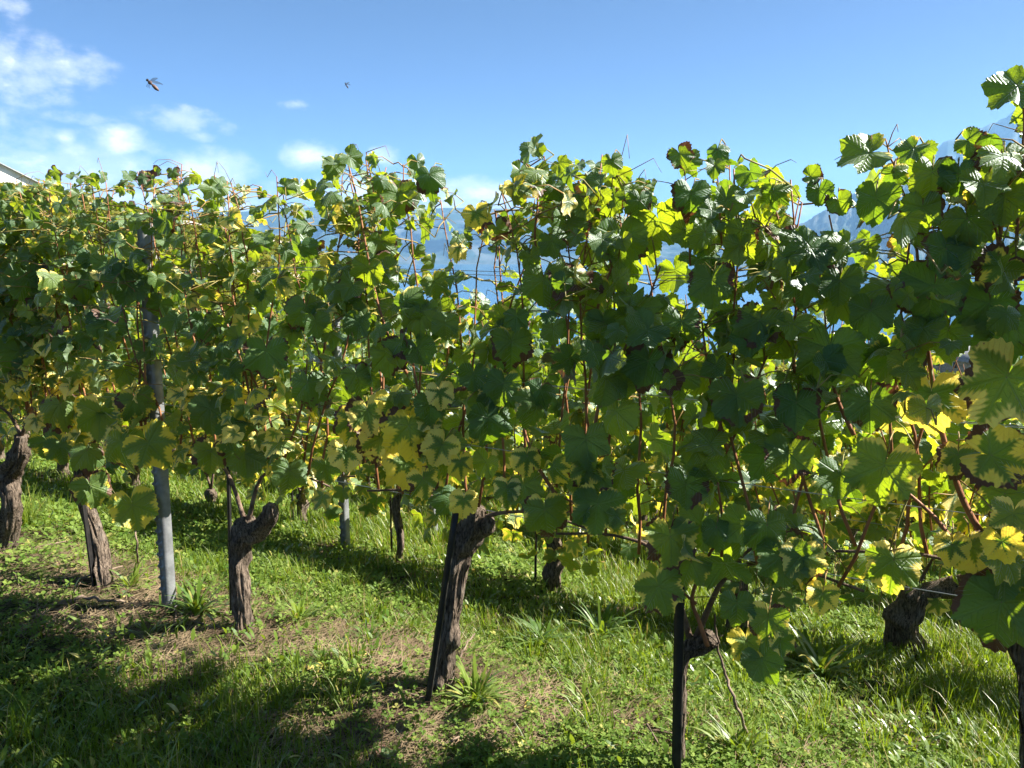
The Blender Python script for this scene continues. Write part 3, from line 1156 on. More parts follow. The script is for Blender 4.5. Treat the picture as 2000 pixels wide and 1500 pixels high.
V_['arm'] = vine(b2, front_pt(482, 1030), [.032, .030, .034, .040, .044, .034], 'dark grapevine with a heavy knobbly head, right of the tall grey metal post', VG, N1, 0, 103, top_front, 13, dens=1.35, sizes=(.048, .084),
                 trunk_pts=[b2 - UP * .05, front_pt(474, 1180), front_pt(466, 1110), front_pt(470, 1065), front_pt(476, 1035), front_pt(490, 1020)],
                 extra_trunk=[([front_pt(478, 1045), front_pt(505, 1030), front_pt(524, 1008), front_pt(530, 985)], [.038, .034, .030, .016])], gaps=GAPS1, arm_h=.72,
                 px_canes=[([(556, 945), (556, 895), (575, 840), (592, 780), (600, 700)], .0068), ([(505, 885), (492, 800), (474, 710), (446, 640), (428, 580), (424, 500)], .0062),
                           ([(412, 760), (398, 720), (380, 650)], .0056)],
                 hero=[(412, 893, 74, -8, .55, .15), (480, 900, 80, 0, .15, .2), (565, 930, 70, -10, .1, .2), (640, 920, 60, 10, .5), (470, 830, 70, 30, .02), (400, 640, 60, 0, .02), (600, 760, 80, 0, .15),
                       (520, 700, 90, 0, .4), (410, 810, 80, 0, .1), (600, 610, 90, 10, .05)])
b3 = gbase(862, 1348)
V_['mid'] = vine(b3, front_pt(925, 1020), [.036, .037, .030, .034, .032, .044, .046, .024], 'rough barked grapevine leaning right in full sun at the middle of the front row', VG, N1, 0, 104, top_front, 12, dens=1.25, sizes=(.046, .088),
                 trunk_pts=[b3 - UP * .05, front_pt(868, 1290), front_pt(878, 1220), front_pt(886, 1165), front_pt(892, 1110), front_pt(905, 1060), front_pt(926, 1025), front_pt(932, 990)],
                 extra_trunk=[([front_pt(905, 1065), front_pt(925, 1040), front_pt(948, 1022), front_pt(960, 1012)], [.026, .026, .024, .012])], gaps=GAPS1, arm_h=.73,
                 px_canes=[([(890, 930), (872, 880), (846, 820), (818, 765), (806, 700), (800, 620)], .0070), ([(1086, 966), (1062, 930), (1040, 890), (1020, 820), (1010, 740)], .0068),
                           ([(1178, 1000), (1130, 985), (1085, 966)], .0060), ([(795, 730), (760, 660), (730, 560), (700, 400), (680, 320)], .0058), ([(1065, 560), (1045, 470), (1050, 390), (1036, 330), (1012, 312)], .0046)],
                 hero=[(800, 850, 122, 4, .86, .05, -.15), (858, 880, 80, -24, .9, .1, -.14), (676, 893, 74, 0, .88, .1, -.15), (740, 870, 92, -8, .9, .1, -.11), (720, 815, 90, 10, .85, .2), (795, 915, 95, 8, .95, .1, -.10),
                       (690, 830, 80, -15, .75, .2), (770, 790, 70, 20, .8), (830, 945, 70, 10, .7, .2), (860, 775, 62, 5, .92, .2), (905, 985, 62, -4, .85, .1), (900, 910, 58, 6, .92, .2), (870, 975, 100, -80, .05, .2, -.05),
                       (1065, 1010, 96, 6, .40, .05, -.16), (1166, 1000, 104, -4, .40, .1, -.17), (1160, 932, 88, 0, .58, .1, -.13), (1030, 900, 64, 0, .75), (955, 830, 112, 0, .02, .1), (1000, 680, 90, 0, .3), (780, 470, 100, 0, .02),
                       (740, 560, 90, 10, .02), (640, 560, 90, 0, .05), (850, 560, 60, 15, .45), (780, 392, 78, 4, .36, .2), (840, 350, 64, 8, .2), (932, 425, 62, 14, .95, .3), (1012, 372, 52, 30, .85), (895, 490, 40, -6, .9),
                       (820, 690, 70, 20, .05), (870, 640, 60, 0, .04), (700, 640, 90, -10, .05), (1050, 770, 70, -24, .1), (1060, 560, 110, 0, .02), (990, 960, 60, 0, .7), (760, 700, 90, 0, .1), (700, 740, 90, 15, .12), (690, 310, 46, 60, .08), (650, 330, 46, -20, .3),
                       (925, 740, 90, 0, .04), (840, 800, 70, 0, .1), (820, 620, 80, 0, .03), (1080, 650, 90, 10, .03), (980, 760, 80, -10, .25)])
b4 = fbase(1326, 1512, 0.0)
V_['low'] = vine(b4, front_pt(1352, 1262), [.015, .014, .016, .028, .024], 'low thin grapevine behind the nearest dark stake, under the densest dark green foliage', VG, N1, 0, 105, top_front, 11,
                 trunk_pts=[b4 - UP * .05, front_pt(1327, 1400, .0), front_pt(1328, 1330, .0), front_pt(1338, 1278), front_pt(1372, 1258), front_pt(1392, 1245)], gaps=GAPS1, arm_h=.70, dens=1.25, sizes=(.048, .092),
                 px_canes=[([(1382, 1262), (1366, 1215), (1352, 1165), (1382, 1090), (1410, 1030), (1400, 930)], .0075), ([(1160, 850), (1170, 790), (1196, 735), (1216, 690), (1260, 600), (1290, 520)], .0062),
                           ([(1420, 880), (1400, 800), (1380, 700), (1370, 620)], .006), ([(1360, 1180), (1330, 1150), (1312, 1100)], .005), ([(1150, 660), (1180, 560), (1215, 470), (1230, 400)], .005),
                           ([(1348, 520), (1343, 400), (1336, 322)], .003), ([(1410, 480), (1404, 380), (1399, 312)], .003), ([(1188, 450), (1194, 380), (1197, 330)], .003)],
                 hero=[(1210, 480, 132, 0, .02), (1390, 560, 142, 6, .02), (1262, 720, 132, -6, .03), (1440, 790, 150, 8, .02), (1330, 640, 120, 0, .02), (1480, 640, 120, -12, .03), (1420, 700, 110, 10, .02), (1290, 830, 100, 0, .1),
                       (1390, 880, 130, 0, .03), (1340, 960, 100, 0, .05), (1440, 960, 110, -10, .04), (1400, 1040, 100, 10, .08), (1500, 1040, 110, 0, .06), (1310, 1065, 108, 0, .55, .05, -.15), (1292, 1160, 96, 16, .55, .05, -.16),
                       (1345, 1110, 80, -20, .5, .1, -.14), (1440, 1190, 110, 0, .06, .1, -.15), (1500, 1220, 78, 0, .5, .2, -.13), (1462, 1265, 74, 10, .85, .2, -.12), (1495, 1300, 92, 30, .05, .2, -.14), (1530, 1100, 100, 5, .3),
                       (1525, 1260, 50, 0, .6), (1570, 1100, 84, 10, .75), (1605, 1170, 60, -6, .85), (1540, 900, 110, 0, .1), (1555, 800, 110, 0, .06), (1400, 300, 46, 0, .05), (1332, 308, 52, 30, .08), (1510, 385, 60, 0, .5), (1195, 320, 44, 10, .1),
                       (1340, 460, 60, 0, .02), (1250, 400, 60, 0, .1), (1150, 560, 90, 0, .03), (1180, 640, 80, 5, .05), (1450, 460, 100, 0, .03), (1520, 530, 110, 0, .03), (1330, 740, 110, 0, .03), (1230, 630, 100, 0, .03),
                       (1110, 450, 100, 5, .02), (1130, 390, 70, -15, .06), (1080, 480, 90, 20, .03), (1350, 390, 80, 0, .05), (1190, 400, 60, 0, .06), (1420, 400, 70, 0, .06), (1620, 860, 100, 0, .06)])
b6 = rowp(b4.dot(TV) + .95, N1, 0)
b6.z = gz(b6.x, b6.y)
V_['near'] = vine(b6, front_pt(2025, 1140), [.045, .045, .04, .045, .03], 'nearest grapevine with big leaves and red brown canes at the right edge', VG, N1, 0, 106, top_front, 10,
                  gaps=GAPS1, arm_h=.80, dens=1.2, sizes=(.050, .096),
                  px_canes=[([(1990, 1130), (1930, 1060), (1885, 985), (1855, 900), (1830, 800), (1815, 700), (1800, 600), (1790, 480)], .0092), ([(1960, 1128), (1880, 1075), (1825, 1010), (1770, 960), (1735, 930)], .0078),
                            ([(1668, 850), (1640, 790), (1620, 720), (1610, 600)], .006), ([(1900, 700), (1940, 560), (1960, 420), (1990, 300)], .006), ([(1790, 380), (1760, 340), (1740, 310), (1730, 272)], .004),
                            ([(1985, 480), (1992, 340), (2000, 250), (1996, 190)], .004), ([(1775, 400), (1750, 350), (1712, 316), (1690, 306)], .003)],
                  hero=[(1820, 790, 118, 8, .88, .1), (1955, 760, 150, -24, .72, .1, -.16), (1722, 930, 130, -8, .48, .1, -.16), (1960, 895, 120, 70, .85, .2), (1950, 1200, 140, 0, .2, .2, -.14), (1640, 940, 112, 0, .03), (1620, 700, 150, 0, .02),
                        (1700, 800, 110, 6, .03), (1950, 520, 180, 0, .02, .15, -.15), (1820, 580, 136, -6, .02), (1740, 490, 140, 0, .02), (1700, 620, 120, 0, .03), (1890, 440, 120, 10, .03), (1770, 720, 110, 0, .12), (1560, 620, 110, 0, .03),
                        (1745, 1110, 96, 0, .6, .15, -.10), (1858, 1075, 62, 0, .9), (1900, 1080, 80, 20, .85), (1980, 1050, 90, 0, .5), (1975, 178, 86, -48, .12, .9), (1682, 303, 92, -78, .35, .9), (1778, 296, 54, -40, .4, .9), (1745, 345, 50, 0, .45),
                        (1900, 280, 50, 60, .4), (1600, 380, 52, 0, .03), (1640, 400, 50, 20, .15), (1590, 345, 40, 80, .05), (1960, 330, 90, 0, .05), (1870, 350, 90, 0, .04), (1820, 350, 80, 0, .05), (1970, 650, 130, 0, .1), (1850, 500, 110, 0, .03),
                        (1640, 560, 110, 0, .03), (1710, 400, 80, 0, .05), (1800, 420, 90, 0, .03), (1930, 610, 100, 0, .3), (1960, 400, 110, 0, .04), (1850, 660, 100, 0, .05), (1960, 980, 90, 0, .6), (1870, 900, 70, 0, .75)])
bl = rowp(b0.dot(TV) - .95, N1, 0)
bl.z = gz(bl.x, bl.y)
vine(bl, rowp(bl.dot(TV), N1, .66), [.04, .036, .04, .03], 'grapevine whose foliage alone reaches in at the left edge of the photo', VG, N1, 0, 107, top_front, 13, dens=1.3, sizes=(.048, .084), gaps=GAPS1, arm_h=.78)
br = rowp(b6.dot(TV) + .95, N1, 0)
br.z = gz(br.x, br.y)
vine(br, rowp(br.dot(TV), N1, .66), [.04, .036, .04, .03], 'grapevine beyond the right edge of the photo, next to the nearest vine', VG, N1, 1, 108, lambda t, r: 1.8 + r.normal(0, .06), 9, arm_h=.78)

for q in range(3):
    bx = rowp(br.dot(TV) + .95 * (q + 1), N1, 0)
    bx.z = gz(bx.x, bx.y)
    vine(bx, rowp(bx.dot(TV), N1, .64), [.04, .036, .04, .03], 'front row grapevine outside the frame on the right', VG, N1, 1, 109 + q, lambda t, r: 1.8 + r.normal(0, .06), 8, arm_h=.76)

stake(fbase(186, 1142, -.06), front_pt(146, 850, -.06), .012, 'dark stake tied to the slim leaning vine left of the metal post', SG)
stake(fbase(829, 1352, -.12), front_pt(893, 1000, -.11), .014, 'black stake leaning right across the sunlit vine in the middle', SG)
stake(fbase(1325, 1500, -.075), front_pt(1330, 1120, -.075), .016, 'nearest upright black stake, running down to the bottom edge of the photo', SG)
stake(fbase(452, 1200, .06), front_pt(447, 905, .05), .010, 'thin dark stake standing behind the knobbly dark vine', SG)

# ------------------------------------------------------------------ trellis posts (rolled steel with punched hooks)
def trellis_post(base, top, wd, label, group=None):
    root = empty('trellis_post', base, label, 'post', group)
    O = np.array(base)
    mb = MB()
    u = (TV * 0.86 - NV * 0.10).normalized()
    v = Vector((-u.y, u.x, 0))
    if v.dot(NV) > 0:
        v = -v
    W = wd / 2
    th = 0.0035
    # omega section: flange, web, flange
    line = [(-W, .018), (-W * .93, .006), (-W * .28, -.024), (-W * .20, -.012), (-W * .10, -.020), (W * .84, -.020), (W * .95, -.006), (W, .02)]
    k = 22
    vs = []
    for i in range(k + 1):
        p = (base - UP * .1).lerp(top, i / k)
        for a, b in line:
            vs.append(p + u * a + v * (-b))
        for a, b in reversed(line):
            vs.append(p + u * (a * .93) + v * (-(b + th)))
    m = len(line) * 2
    fs = [(i * m + j, i * m + (j + 1) % m, (i + 1) * m + (j + 1) % m, (i + 1) * m + j) for i in range(k) for j in range(m)]
    fs += [tuple(range(m - 1, -1, -1)), tuple(k * m + j for j in range(m))]
    mb.add(vs, fs)
    hk = mb
    L = (top - base).length
    q = 0.1
    ax = (top - base).normalized()
    while q < L - .03:
        for sx in (-.60, .38):
            c = base + ax * q + u * (W * sx) + v * (.019 if sx > 0 else .011)
            vs = []
            for j in range(8):
                t = 2 * math.pi * j / 8
                vs.append(c + (u * .25 + ax) * (math.cos(t) * .019) + u * (math.sin(t) * .0085))
            tipv = c + v * .018 + ax * .004
            hk.add(vs + [tipv], [(j, (j + 1) % 8, 8) for j in range(8)])
        q += .055
    mb.build('rail', M_STEEL, root, O, smooth=False)
    return root


pb = fbase(326, 1160, -.02)
trellis_post(pb, front_pt(280, 436, -.02), .066, 'tall grey metal post with punched hooks in the front row, left of centre', 'metal trellis posts')
pb2 = gbase(674, 1072)
trellis_post(pb2, pb2 + UP * 1.72 - TV * .02, .066, 'grey metal post of the second row, under the yellow leaves', 'metal trellis posts')
pb3 = gbase(846, 1052)
trellis_post(pb3, pb3 + UP * 1.7, .060, 'small far metal post just left of the sunlit middle vine', 'metal trellis posts')

# ------------------------------------------------------------------ rows behind
N2 = N1 + ROWGAP
rowG = {2: 'vines of the second row', 3: 'vines of the third row', 4: 'vines of the rows further down'}


def top_back(gzz):
    return lambda t, r: gzz + 1.70 + r.normal(0, .07)


ROW2 = [(-170, 0, None, 'second row grapevine glimpsed at the far left behind the vine cut by the edge'), (70, 0, None, 'second row grapevine hidden behind the leaves between the left edge and the first stake'),
        (250, 0, None, 'second row grapevine behind the slim leaning vine'),
        (420, 1003, (412, 955), 'slim second row grapevine seen through the gap right of the tall metal post'), (592, 1036, (588, 965), 'second row grapevine with a dark head just left of the second metal post'),
        (776, 1098, (782, 945), 'thin crooked second row grapevine below the pale yellow leaves'), (1078, 1158, (1072, 1040), 'straight grey second row grapevine below the two cream edged leaves'),
        (1432, 1240, (1436, 1100), 'second row grapevine hidden behind the dark foliage right of the nearest stake'), (1772, 1284, None, 'short fat dark grapevine with an arm reaching right, near the right edge')]
for i, (px, py, hd, lab) in enumerate(ROW2):
    if py == 0:
        t2 = gbase(420, 1003).dot(TV) - (3 - i) * .98
        b = rowp(t2, N2, 0)
        b.z = gz(b.x, b.y)
    else:
        b = gbase(px, py)
    nr = b.dot(NV)
    g = tz(b.x, b.y)
    if px == 1772:
        h1 = on_row(1782, 1165, nr)
        vine(b, h1, [.072, .064, .066, .074, .06], lab, rowG[2], nr, 1, 220 + i, top_back(g), 9, arm_h=g + .62, gaps=GAPSB,
             trunk_pts=[b - UP * .05, on_row(1768, 1230, nr), on_row(1776, 1190, nr), on_row(1790, 1160, nr), on_row(1800, 1146, nr)],
             extra_trunk=[([on_row(1782, 1172, nr), on_row(1830, 1150, nr), on_row(1880, 1143, nr), on_row(1915, 1128, nr), on_row(1965, 1108, nr), on_row(2020, 1085, nr)], [.05, .045, .05, .04, .022, .010]),
                          ([on_row(1742, 1282, nr), on_row(1738, 1240, nr), on_row(1745, 1200, nr)], [.03, .03, .03])])
        continue
    head = on_row(hd[0], hd[1], nr) if hd else rowp(b.dot(TV) + .02, nr, g + .56)
    rr = [.03, .028, .03, .036, .026] if px in (592, 420) else ([.022, .022, .026, .020] if px == 776 else [.046, .044, .046, .036])
    vine(b, head, rr, lab, rowG[2], nr, 1, 220 + i, top_back(g), 11, arm_h=g + .52, gaps=GAPSB, sizes=(.056, .096), dens=1.1)
    if px in (776, 1078, 592):
        sb = {776: (766, 1090), 1078: (1046, 1150), 592: (574, 1030)}[px]
        s0 = gbase(*sb)
        stake(s0, s0 + UP * .95 + TV * .01, .009, {776: 'thin dark stake beside the thin crooked second row vine', 1078: 'dark upright stake left of the straight grey second row vine',
                                                   592: 'dark stake left of the bushy headed second row vine'}[px], 'stakes of the second row')

for q in range(3):
    b = rowp(gbase(1772, 1284).dot(TV) + .95 * (q + 1), N2 + .1, 0)
    b.z = gz(b.x, b.y)
    g = tz(b.x, b.y)
    vine(b, rowp(b.dot(TV), N2 + .1, g + .56), [.04, .036, .04, .03], 'second row grapevine beyond the right edge of the photo', rowG[2], N2 + .1, 1, 240 + q, top_back(g), 8, arm_h=g + .70)

seed = 400
for row in range(3, 8):
    n = N1 + ROWGAP * (row - 1)
    tmin, tmax = -2.05 * n + .3, 0.32 * n + 1.2
    t = tmin + (row * 0.37 % 0.9)
    while t < tmax:
        b = rowp(t, n, 0)
        b.z = gz(b.x, b.y)
        g = tz(b.x, b.y)
        rg = np.random.default_rng(seed)
        lod = 1 if row == 3 else 2
        vine(b, rowp(t + rg.normal(0, .05), n, g + .58), [.03 + rg.uniform(0, .014), .03, .034, .026],
             'sunlit grapevine of the third row, showing in pieces between the nearer vines' if row == 3 else 'grapevine of the rows further down, glimpsed through gaps in the nearer foliage',
             rowG[min(row, 4)], n, lod, seed, top_back(g), 9 if row == 3 else 7, arm_h=g + .58, gaps=GAPSB, separate=False, dens=1.0 if row == 3 else .8, sizes=(.07, .105) if row == 3 else (.085, .125))
        if row == 3 and rg.random() < .5:
            s0 = b + TV * -.06
            stake(s0, s0 + UP * .9, .009, 'thin dark stake among the third row vines', 'stakes of the third row')
        seed += 1
        t += .95 + rg.normal(0, .04)


# ------------------------------------------------------------------ trellis wires
def wire(n, z, t0, t1, label, group, r=.0012, sag=.012, slope_follow=False):
    mb = MB()
    pts = []
    k = 26
    for i in range(k + 1):
        f = i / k
        t = t0 + (t1 - t0) * f
        p = rowp(t, n, z - sag * math.sin(math.pi * ((t - t0) / 2.6 % 1.0)))
        pts.append(p)
    mb.tube(pts, r, 6)
    o = mb.build('trellis_wire', M_WIRE, None, np.array(pts[0]))
    tag(o, label, 'wire', group)


WG = 'trellis wires of the front row'
wire(N1 - .035, 1.545, -7, 2.4, 'near wire of the top pair, crossing the gap above the lake', WG, .0011)
wire(N1 + .035, 1.535, -7, 2.4, 'rear wire of the top pair, crossing the gap above the lake', WG, .0011, .02)
wire(N1 - .035, 1.20, -7, 2.4, 'near wire of the middle pair, behind the dark green leaves', WG, .0011, .016)
wire(N1 + .035, 1.18, -7, 2.4, 'rear wire of the middle pair, behind the dark green leaves', WG, .0011)
wire(N1 - .03, .965, -7, 2.4, 'bright wire just above the red brown canes on the right', WG, .0013)
wire(N1 + .01, .735, -7, 2.4, 'lowest wire, running through the vine heads and arms', WG, .0014, .02)
g2 = -SLOPE * ROWGAP
wire(N2, g2 + .72, -9, 2.5, 'lower wire of the second row', 'trellis wires of the second row')
wire(N2, g2 + 1.2, -9, 2.5, 'upper wire of the second row', 'trellis wires of the second row')

# ------------------------------------------------------------------ grass, clover, straw
def blades(P, length, width, yaw, lean, curl, col, segs=3):
    k = len(P)
    f = np.linspace(0, 1, segs + 1)
    dx, dy = np.cos(yaw), np.sin(yaw)
    ang = lean[:, None] + curl[:, None] * f[None] ** 1.5
    seg = length[:, None] / segs
    hx = np.concatenate([np.zeros((k, 1)), np.cumsum(np.sin(ang[:, :-1]) * seg, 1)], 1)
    hz = np.concatenate([np.zeros((k, 1)), np.cumsum(np.cos(ang[:, :-1]) * seg, 1)], 1)
    cx = P[:, 0:1] + dx[:, None] * hx
    cyy = P[:, 1:2] + dy[:, None] * hx
    cz = P[:, 2:3] + hz
    wv = width[:, None] * (1 - f[None] ** 1.8) * 0.5 + 0.0002
    px, py = -dy[:, None] * wv, dx[:, None] * wv
    L = np.stack([cx - px, cyy - py, cz], -1)
    Rr = np.stack([cx + px, cyy + py, cz], -1)
    V = np.stack([L, Rr], 2).reshape(k, -1, 3)
    m = (segs + 1) * 2
    q = np.array([[2 * i, 2 * i + 1, 2 * i + 3, 2 * i + 2] for i in range(segs)])
    F = (np.arange(k) * m)[:, None, None] + q[None]
    C = np.repeat(col, m, axis=0)
    return V.reshape(-1, 3), F.reshape(-1, 4), C


def sample_pts(rng, count, dist_pow=1.0, rmin=0.9, rmax=14, azr=(-46, 44)):
    a = np.radians(rng.uniform(azr[0], azr[1], count))
    r = rmin * (rmax / rmin) ** (rng.random(count) ** dist_pow)
    return r * np.sin(a), r * np.cos(a)


def straw_mask(x, y):
    """bare strip of dead grass under the front row, thickest at the left"""
    n = x * NV.x + y * NV.y
    t = x * TV.x + y * TV.y
    strip = np.exp(-((n - (N1 - .04)) / .40) ** 2) * (1 - 0.72 * sstep(-1.5, -.2, t))
    patch = fbm(x * 1.9 + 3, y * 1.9, 31, 3)
    return np.clip(strip * 1.9 * sstep(.24, .44, patch), 0, 1)


rngG = np.random.default_rng(77)
x, y = sample_pts(rngG, 330000, .95)
r = np.hypot(x, y)
dens = fbm(x * 1.5, y * 1.5, 3, 4)
sm = straw_mask(x, y)
n_ = x * NV.x + y * NV.y
t_a = x * TV.x + y * TV.y
clov = sstep(.45, .62, fbm(x * 1.1 + 9, y * 1.1, 15, 3))
clov = np.maximum(clov, np.exp(-((n_ - 2.1) / .3) ** 2) * np.exp(-((t_a + .9) / .9) ** 2) * 1.1)
strip = np.exp(-((n_ - (N1 - .02)) / .36) ** 2) * (1 - .75 * sstep(.1, .9, t_a))
keep = rngG.random(len(x)) < np.clip(.25 + 1.15 * sstep(.32, .6, dens), 0, 1) * (1 - .9 * sm) * (1 - .55 * np.clip(clov, 0, 1)) * (1 - .72 * strip)
x, y, r, dens, n_, t_a = x[keep], y[keep], r[keep], dens[keep], n_[keep], t_a[keep]
P = np.stack([x, y, terrain(x, y) + ground_relief(x, y) - .005], -1)
k = len(x)
tall = sstep(.42, .7, fbm(x * .9, y * .9, 21, 3)) + .9 * sstep(-.2, 1.0, t_a)
leng = (.035 + .065 * rngG.random(k) ** 1.5) * (1 + .9 * tall) * (1 + .35 * rngG.random(k))
wid = (.0022 + .0030 * rngG.random(k)) * np.clip(r / 3.5, .9, 2.6)
yaw = rngG.uniform(0, 6.283, k)
dry = (rngG.random(k) < .07).astype(float) * rngG.uniform(.5, 1, k)
col = np.stack([np.clip(rngG.normal(.45, .28, k), 0, 1), dry, rngG.random(k), np.zeros(k)], -1)
cxs, cys = sample_pts(rngG, 620, .8, 1.2, 11)
ok = (rngG.random(620) < .45 + .5 * sstep(-.6, .8, cxs * TV.x + cys * TV.y)) & (straw_mask(cxs, cys) < .5)
cxs, cys = cxs[ok], cys[ok]
per = 42
gx = (cxs[:, None] + rngG.normal(0, .035, (len(cxs), per))).ravel()
gy = (cys[:, None] + rngG.normal(0, .035, (len(cxs), per))).ravel()
kc = len(gx)
hs = np.repeat(rngG.uniform(.8, 1.5, len(cxs)), per)
P = np.concatenate([P, np.stack([gx, gy, terrain(gx, gy) + ground_relief(gx, gy) - .005], -1)])
leng = np.concatenate([leng, rngG.uniform(.07, .17, kc) * hs])
wid = np.concatenate([wid, rngG.uniform(.0028, .0055, kc) * np.clip(np.hypot(gx, gy) / 3.5, .9, 2.2)])
yaw = np.concatenate([yaw, rngG.uniform(0, 6.283, kc)])
hue = np.repeat(np.clip(rngG.normal(.5, .3, len(cxs)), 0, 1), per)
col = np.concatenate([col, np.stack([np.clip(hue + rngG.normal(0, .12, kc), 0, 1), (rngG.random(kc) < .09) * .8, rngG.random(kc), np.zeros(kc)], -1)])
k = len(P)
V, F, C = blades(P, leng, wid, yaw, np.abs(rngG.normal(.18, .25, k)), rngG.uniform(.3, 1.8, k), col)
o = np_mesh('grass', V, F.ravel(), np.arange(len(F)) * 4, [M_GRASS], colors={'leaf': C})
tag(o, kind='stuff')


def leaflets(P, nor_t, yaw, L, W, col, fan=3, lift=.35):
    """clover: three rounded leaflets on one stalk height"""
    k = len(P)
    tv = []
    for i in range(fan):
        a = 2 * math.pi * i / fan
        pts = [(0, 0), (.55, -.42), (.92, -.38), (1.0, 0), (.92, .38), (.55, .42)]
        for u, v in pts:
            tv.append((u * math.cos(a) - v * math.sin(a), u * math.sin(a) + v * math.cos(a), u * lift))
    tv = np.array(tv)
    fs = np.array([[i * 6 + j for j in range(6)] for i in range(fan)])
    ca, sa = np.cos(yaw)[:, None], np.sin(yaw)[:, None]
    X = (tv[None, :, 0] * ca - tv[None, :, 1] * sa) * L[:, None]
    Y = (tv[None, :, 0] * sa + tv[None, :, 1] * ca) * L[:, None]
    Z = tv[None, :, 2] * L[:, None]
    tx, ty = nor_t[:, 0:1], nor_t[:, 1:2]
    Z = Z + X * tx + Y * ty
    V = np.stack([P[:, 0:1] + X, P[:, 1:2] + Y, P[:, 2:3] + Z], -1)
    F = (np.arange(k) * len(tv))[:, None, None] + fs[None]
    return V.reshape(-1, 3), F.reshape(-1, 6), np.repeat(col, len(tv), axis=0)


x, y = sample_pts(rngG, 170000, .85, 1.0, 10)
clov = sstep(.42, .60, fbm(x * 1.1 + 9, y * 1.1, 15, 3))
nn = x * NV.x + y * NV.y
tt = x * TV.x + y * TV.y
clov = np.maximum(clov, np.exp(-((nn - 2.1) / .3) ** 2) * np.exp(-((tt + .9) / .9) ** 2) * 1.1)
keep = rngG.random(len(x)) < np.clip(.14 + .86 * clov, 0, 1) * (1 - .55 * straw_mask(x, y))
x, y = x[keep], y[keep]
k = len(x)
hh = .012 + .05 * rngG.random(k) ** 1.5
P = np.stack([x, y, terrain(x, y) + ground_relief(x, y) + hh], -1)
col = np.stack([np.clip(rngG.normal(.5, .28, k), 0, 1), (rngG.random(k) < .03) * .7, rngG.random(k), np.zeros(k)], -1)
V, F, C = leaflets(P, rngG.normal(0, .35, (k, 2)), rngG.uniform(0, 6.28, k), rngG.uniform(.007, .017, k) * np.clip(np.hypot(x, y) / 3.2, .9, 2.0), None, col)
o = np_mesh('clover', V, F.ravel(), np.arange(len(F)) * 6, [M_CLOVER], colors={'leaf': C}, smooth=False)
tag(o, kind='stuff')

# broad-leaved ground weeds growing thick between the rows
x, y = sample_pts(rngG, 42000, .8, 1.1, 9)
mk = sstep(.47, .62, fbm(x * 1.3 + 40, y * 1.3, 51, 3))
nn = x * NV.x + y * NV.y
mk = np.clip(mk * (.35 + .9 * np.exp(-((nn - 3.0) / .7) ** 2)), 0, 1)
keep = rngG.random(len(x)) < np.clip(.03 + mk, 0, 1) * (1 - .8 * straw_mask(x, y))
x, y = x[keep], y[keep]
k = len(x)
P = np.stack([x, y, terrain(x, y) + ground_relief(x, y) + .005 + .05 * rngG.random(k)], -1)
col = np.stack([np.clip(rngG.normal(.4, .28, k), 0, 1), (rngG.random(k) < .03) * .8, rngG.random(k), np.zeros(k)], -1)


def ovals(P, length, width, yaw, lean, curl, col, segs=4):
    V, F, C = blades(P, length, width, yaw, lean, curl, col, segs)
    m = (segs + 1) * 2
    V = V.reshape(len(P), segs + 1, 2, 3)
    mid = V.mean(2, keepdims=True)
    f = np.linspace(0, 1, segs + 1)
    prof = np.sin(np.pi * np.clip(f * .90 + .10, 0, 1)) ** .8
    prof[-1] = .02
    base = np.abs(V[:, :, 1:2] - V[:, :, 0:1])
    un = (V[:, 0:1, 1:2] - V[:, 0:1, 0:1])
    un = un / np.maximum(np.linalg.norm(un, axis=-1, keepdims=True), 1e-9)
    sg = np.array([-.5, .5])[None, None, :, None]
    V = mid + un * sg * (width[:, None, None, None] * prof[None, :, None, None])
    V[:, :, :, 2] += 0
    return V.reshape(-1, 3), F, C


V, F, C = ovals(P, rngG.uniform(.025, .065, k), rngG.uniform(.009, .020, k), rngG.uniform(0, 6.28, k), rngG.uniform(.2, 1.1, k), rngG.uniform(.3, 1.2, k), col)
o = np_mesh('ground_cover', V, F.ravel(), np.arange(len(F)) * 4, [M_WEED], colors={'leaf': C})
tag(o, kind='stuff')

# dead straw lying on the bare strip
x, y = sample_pts(rngG, 150000, .8, 1.2, 8)
keep = rngG.random(len(x)) < np.clip(straw_mask(x, y) * 1.0 + .03, 0, 1)
x, y = x[keep], y[keep]
k = len(x)
P = np.stack([x, y, terrain(x, y) + ground_relief(x, y) + .004 + .018 * rngG.random(k)], -1)
col = np.zeros((k, 4))
V, F, C = blades(P, rngG.uniform(.03, .15, k), rngG.uniform(.0015, .004, k), rngG.normal(0.3, .9, k), rngG.uniform(1.25, 1.6, k), rngG.uniform(-.3, .5, k), col, 3)
o = np_mesh('straw_litter', V, F.ravel(), np.arange(len(F)) * 4, [M_STRAW])
tag(o, kind='stuff')


# fallen leaves and bits of pruned cane on the strip
fl = LeafBuf(1)
x, y = sample_pts(rngG, 900, .8, 1.3, 9)
nn = x * NV.x + y * NV.y
kp = rngG.random(900) < np.clip(.05 + .5 * np.exp(-((nn - N1) / .35) ** 2) + .4 * np.exp(-((nn - N2) / .35) ** 2), 0, 1)
for a_, b_ in zip(x[kp], y[kp]):
    nr_ = Vector((rngG.normal(0, .3), rngG.normal(0, .3), 1)).normalized()
    an = rngG.uniform(0, 6.28)
    fl.add(Vector((a_, b_, gz(a_, b_) + rngG.uniform(.012, .045))), Vector((math.cos(an), math.sin(an), 0)), nr_, rngG.uniform(.022, .048), rngG.uniform(.3, 1), rngG.random(), rngG.random(), 1.0 if rngG.random() < .7 else 0.5, rngG)
tag(fl.build('fallen_leaves', None, None), kind='stuff')
pr = MB()
x, y = sample_pts(rngG, 420, .8, 1.3, 8)
nn = x * NV.x + y * NV.y
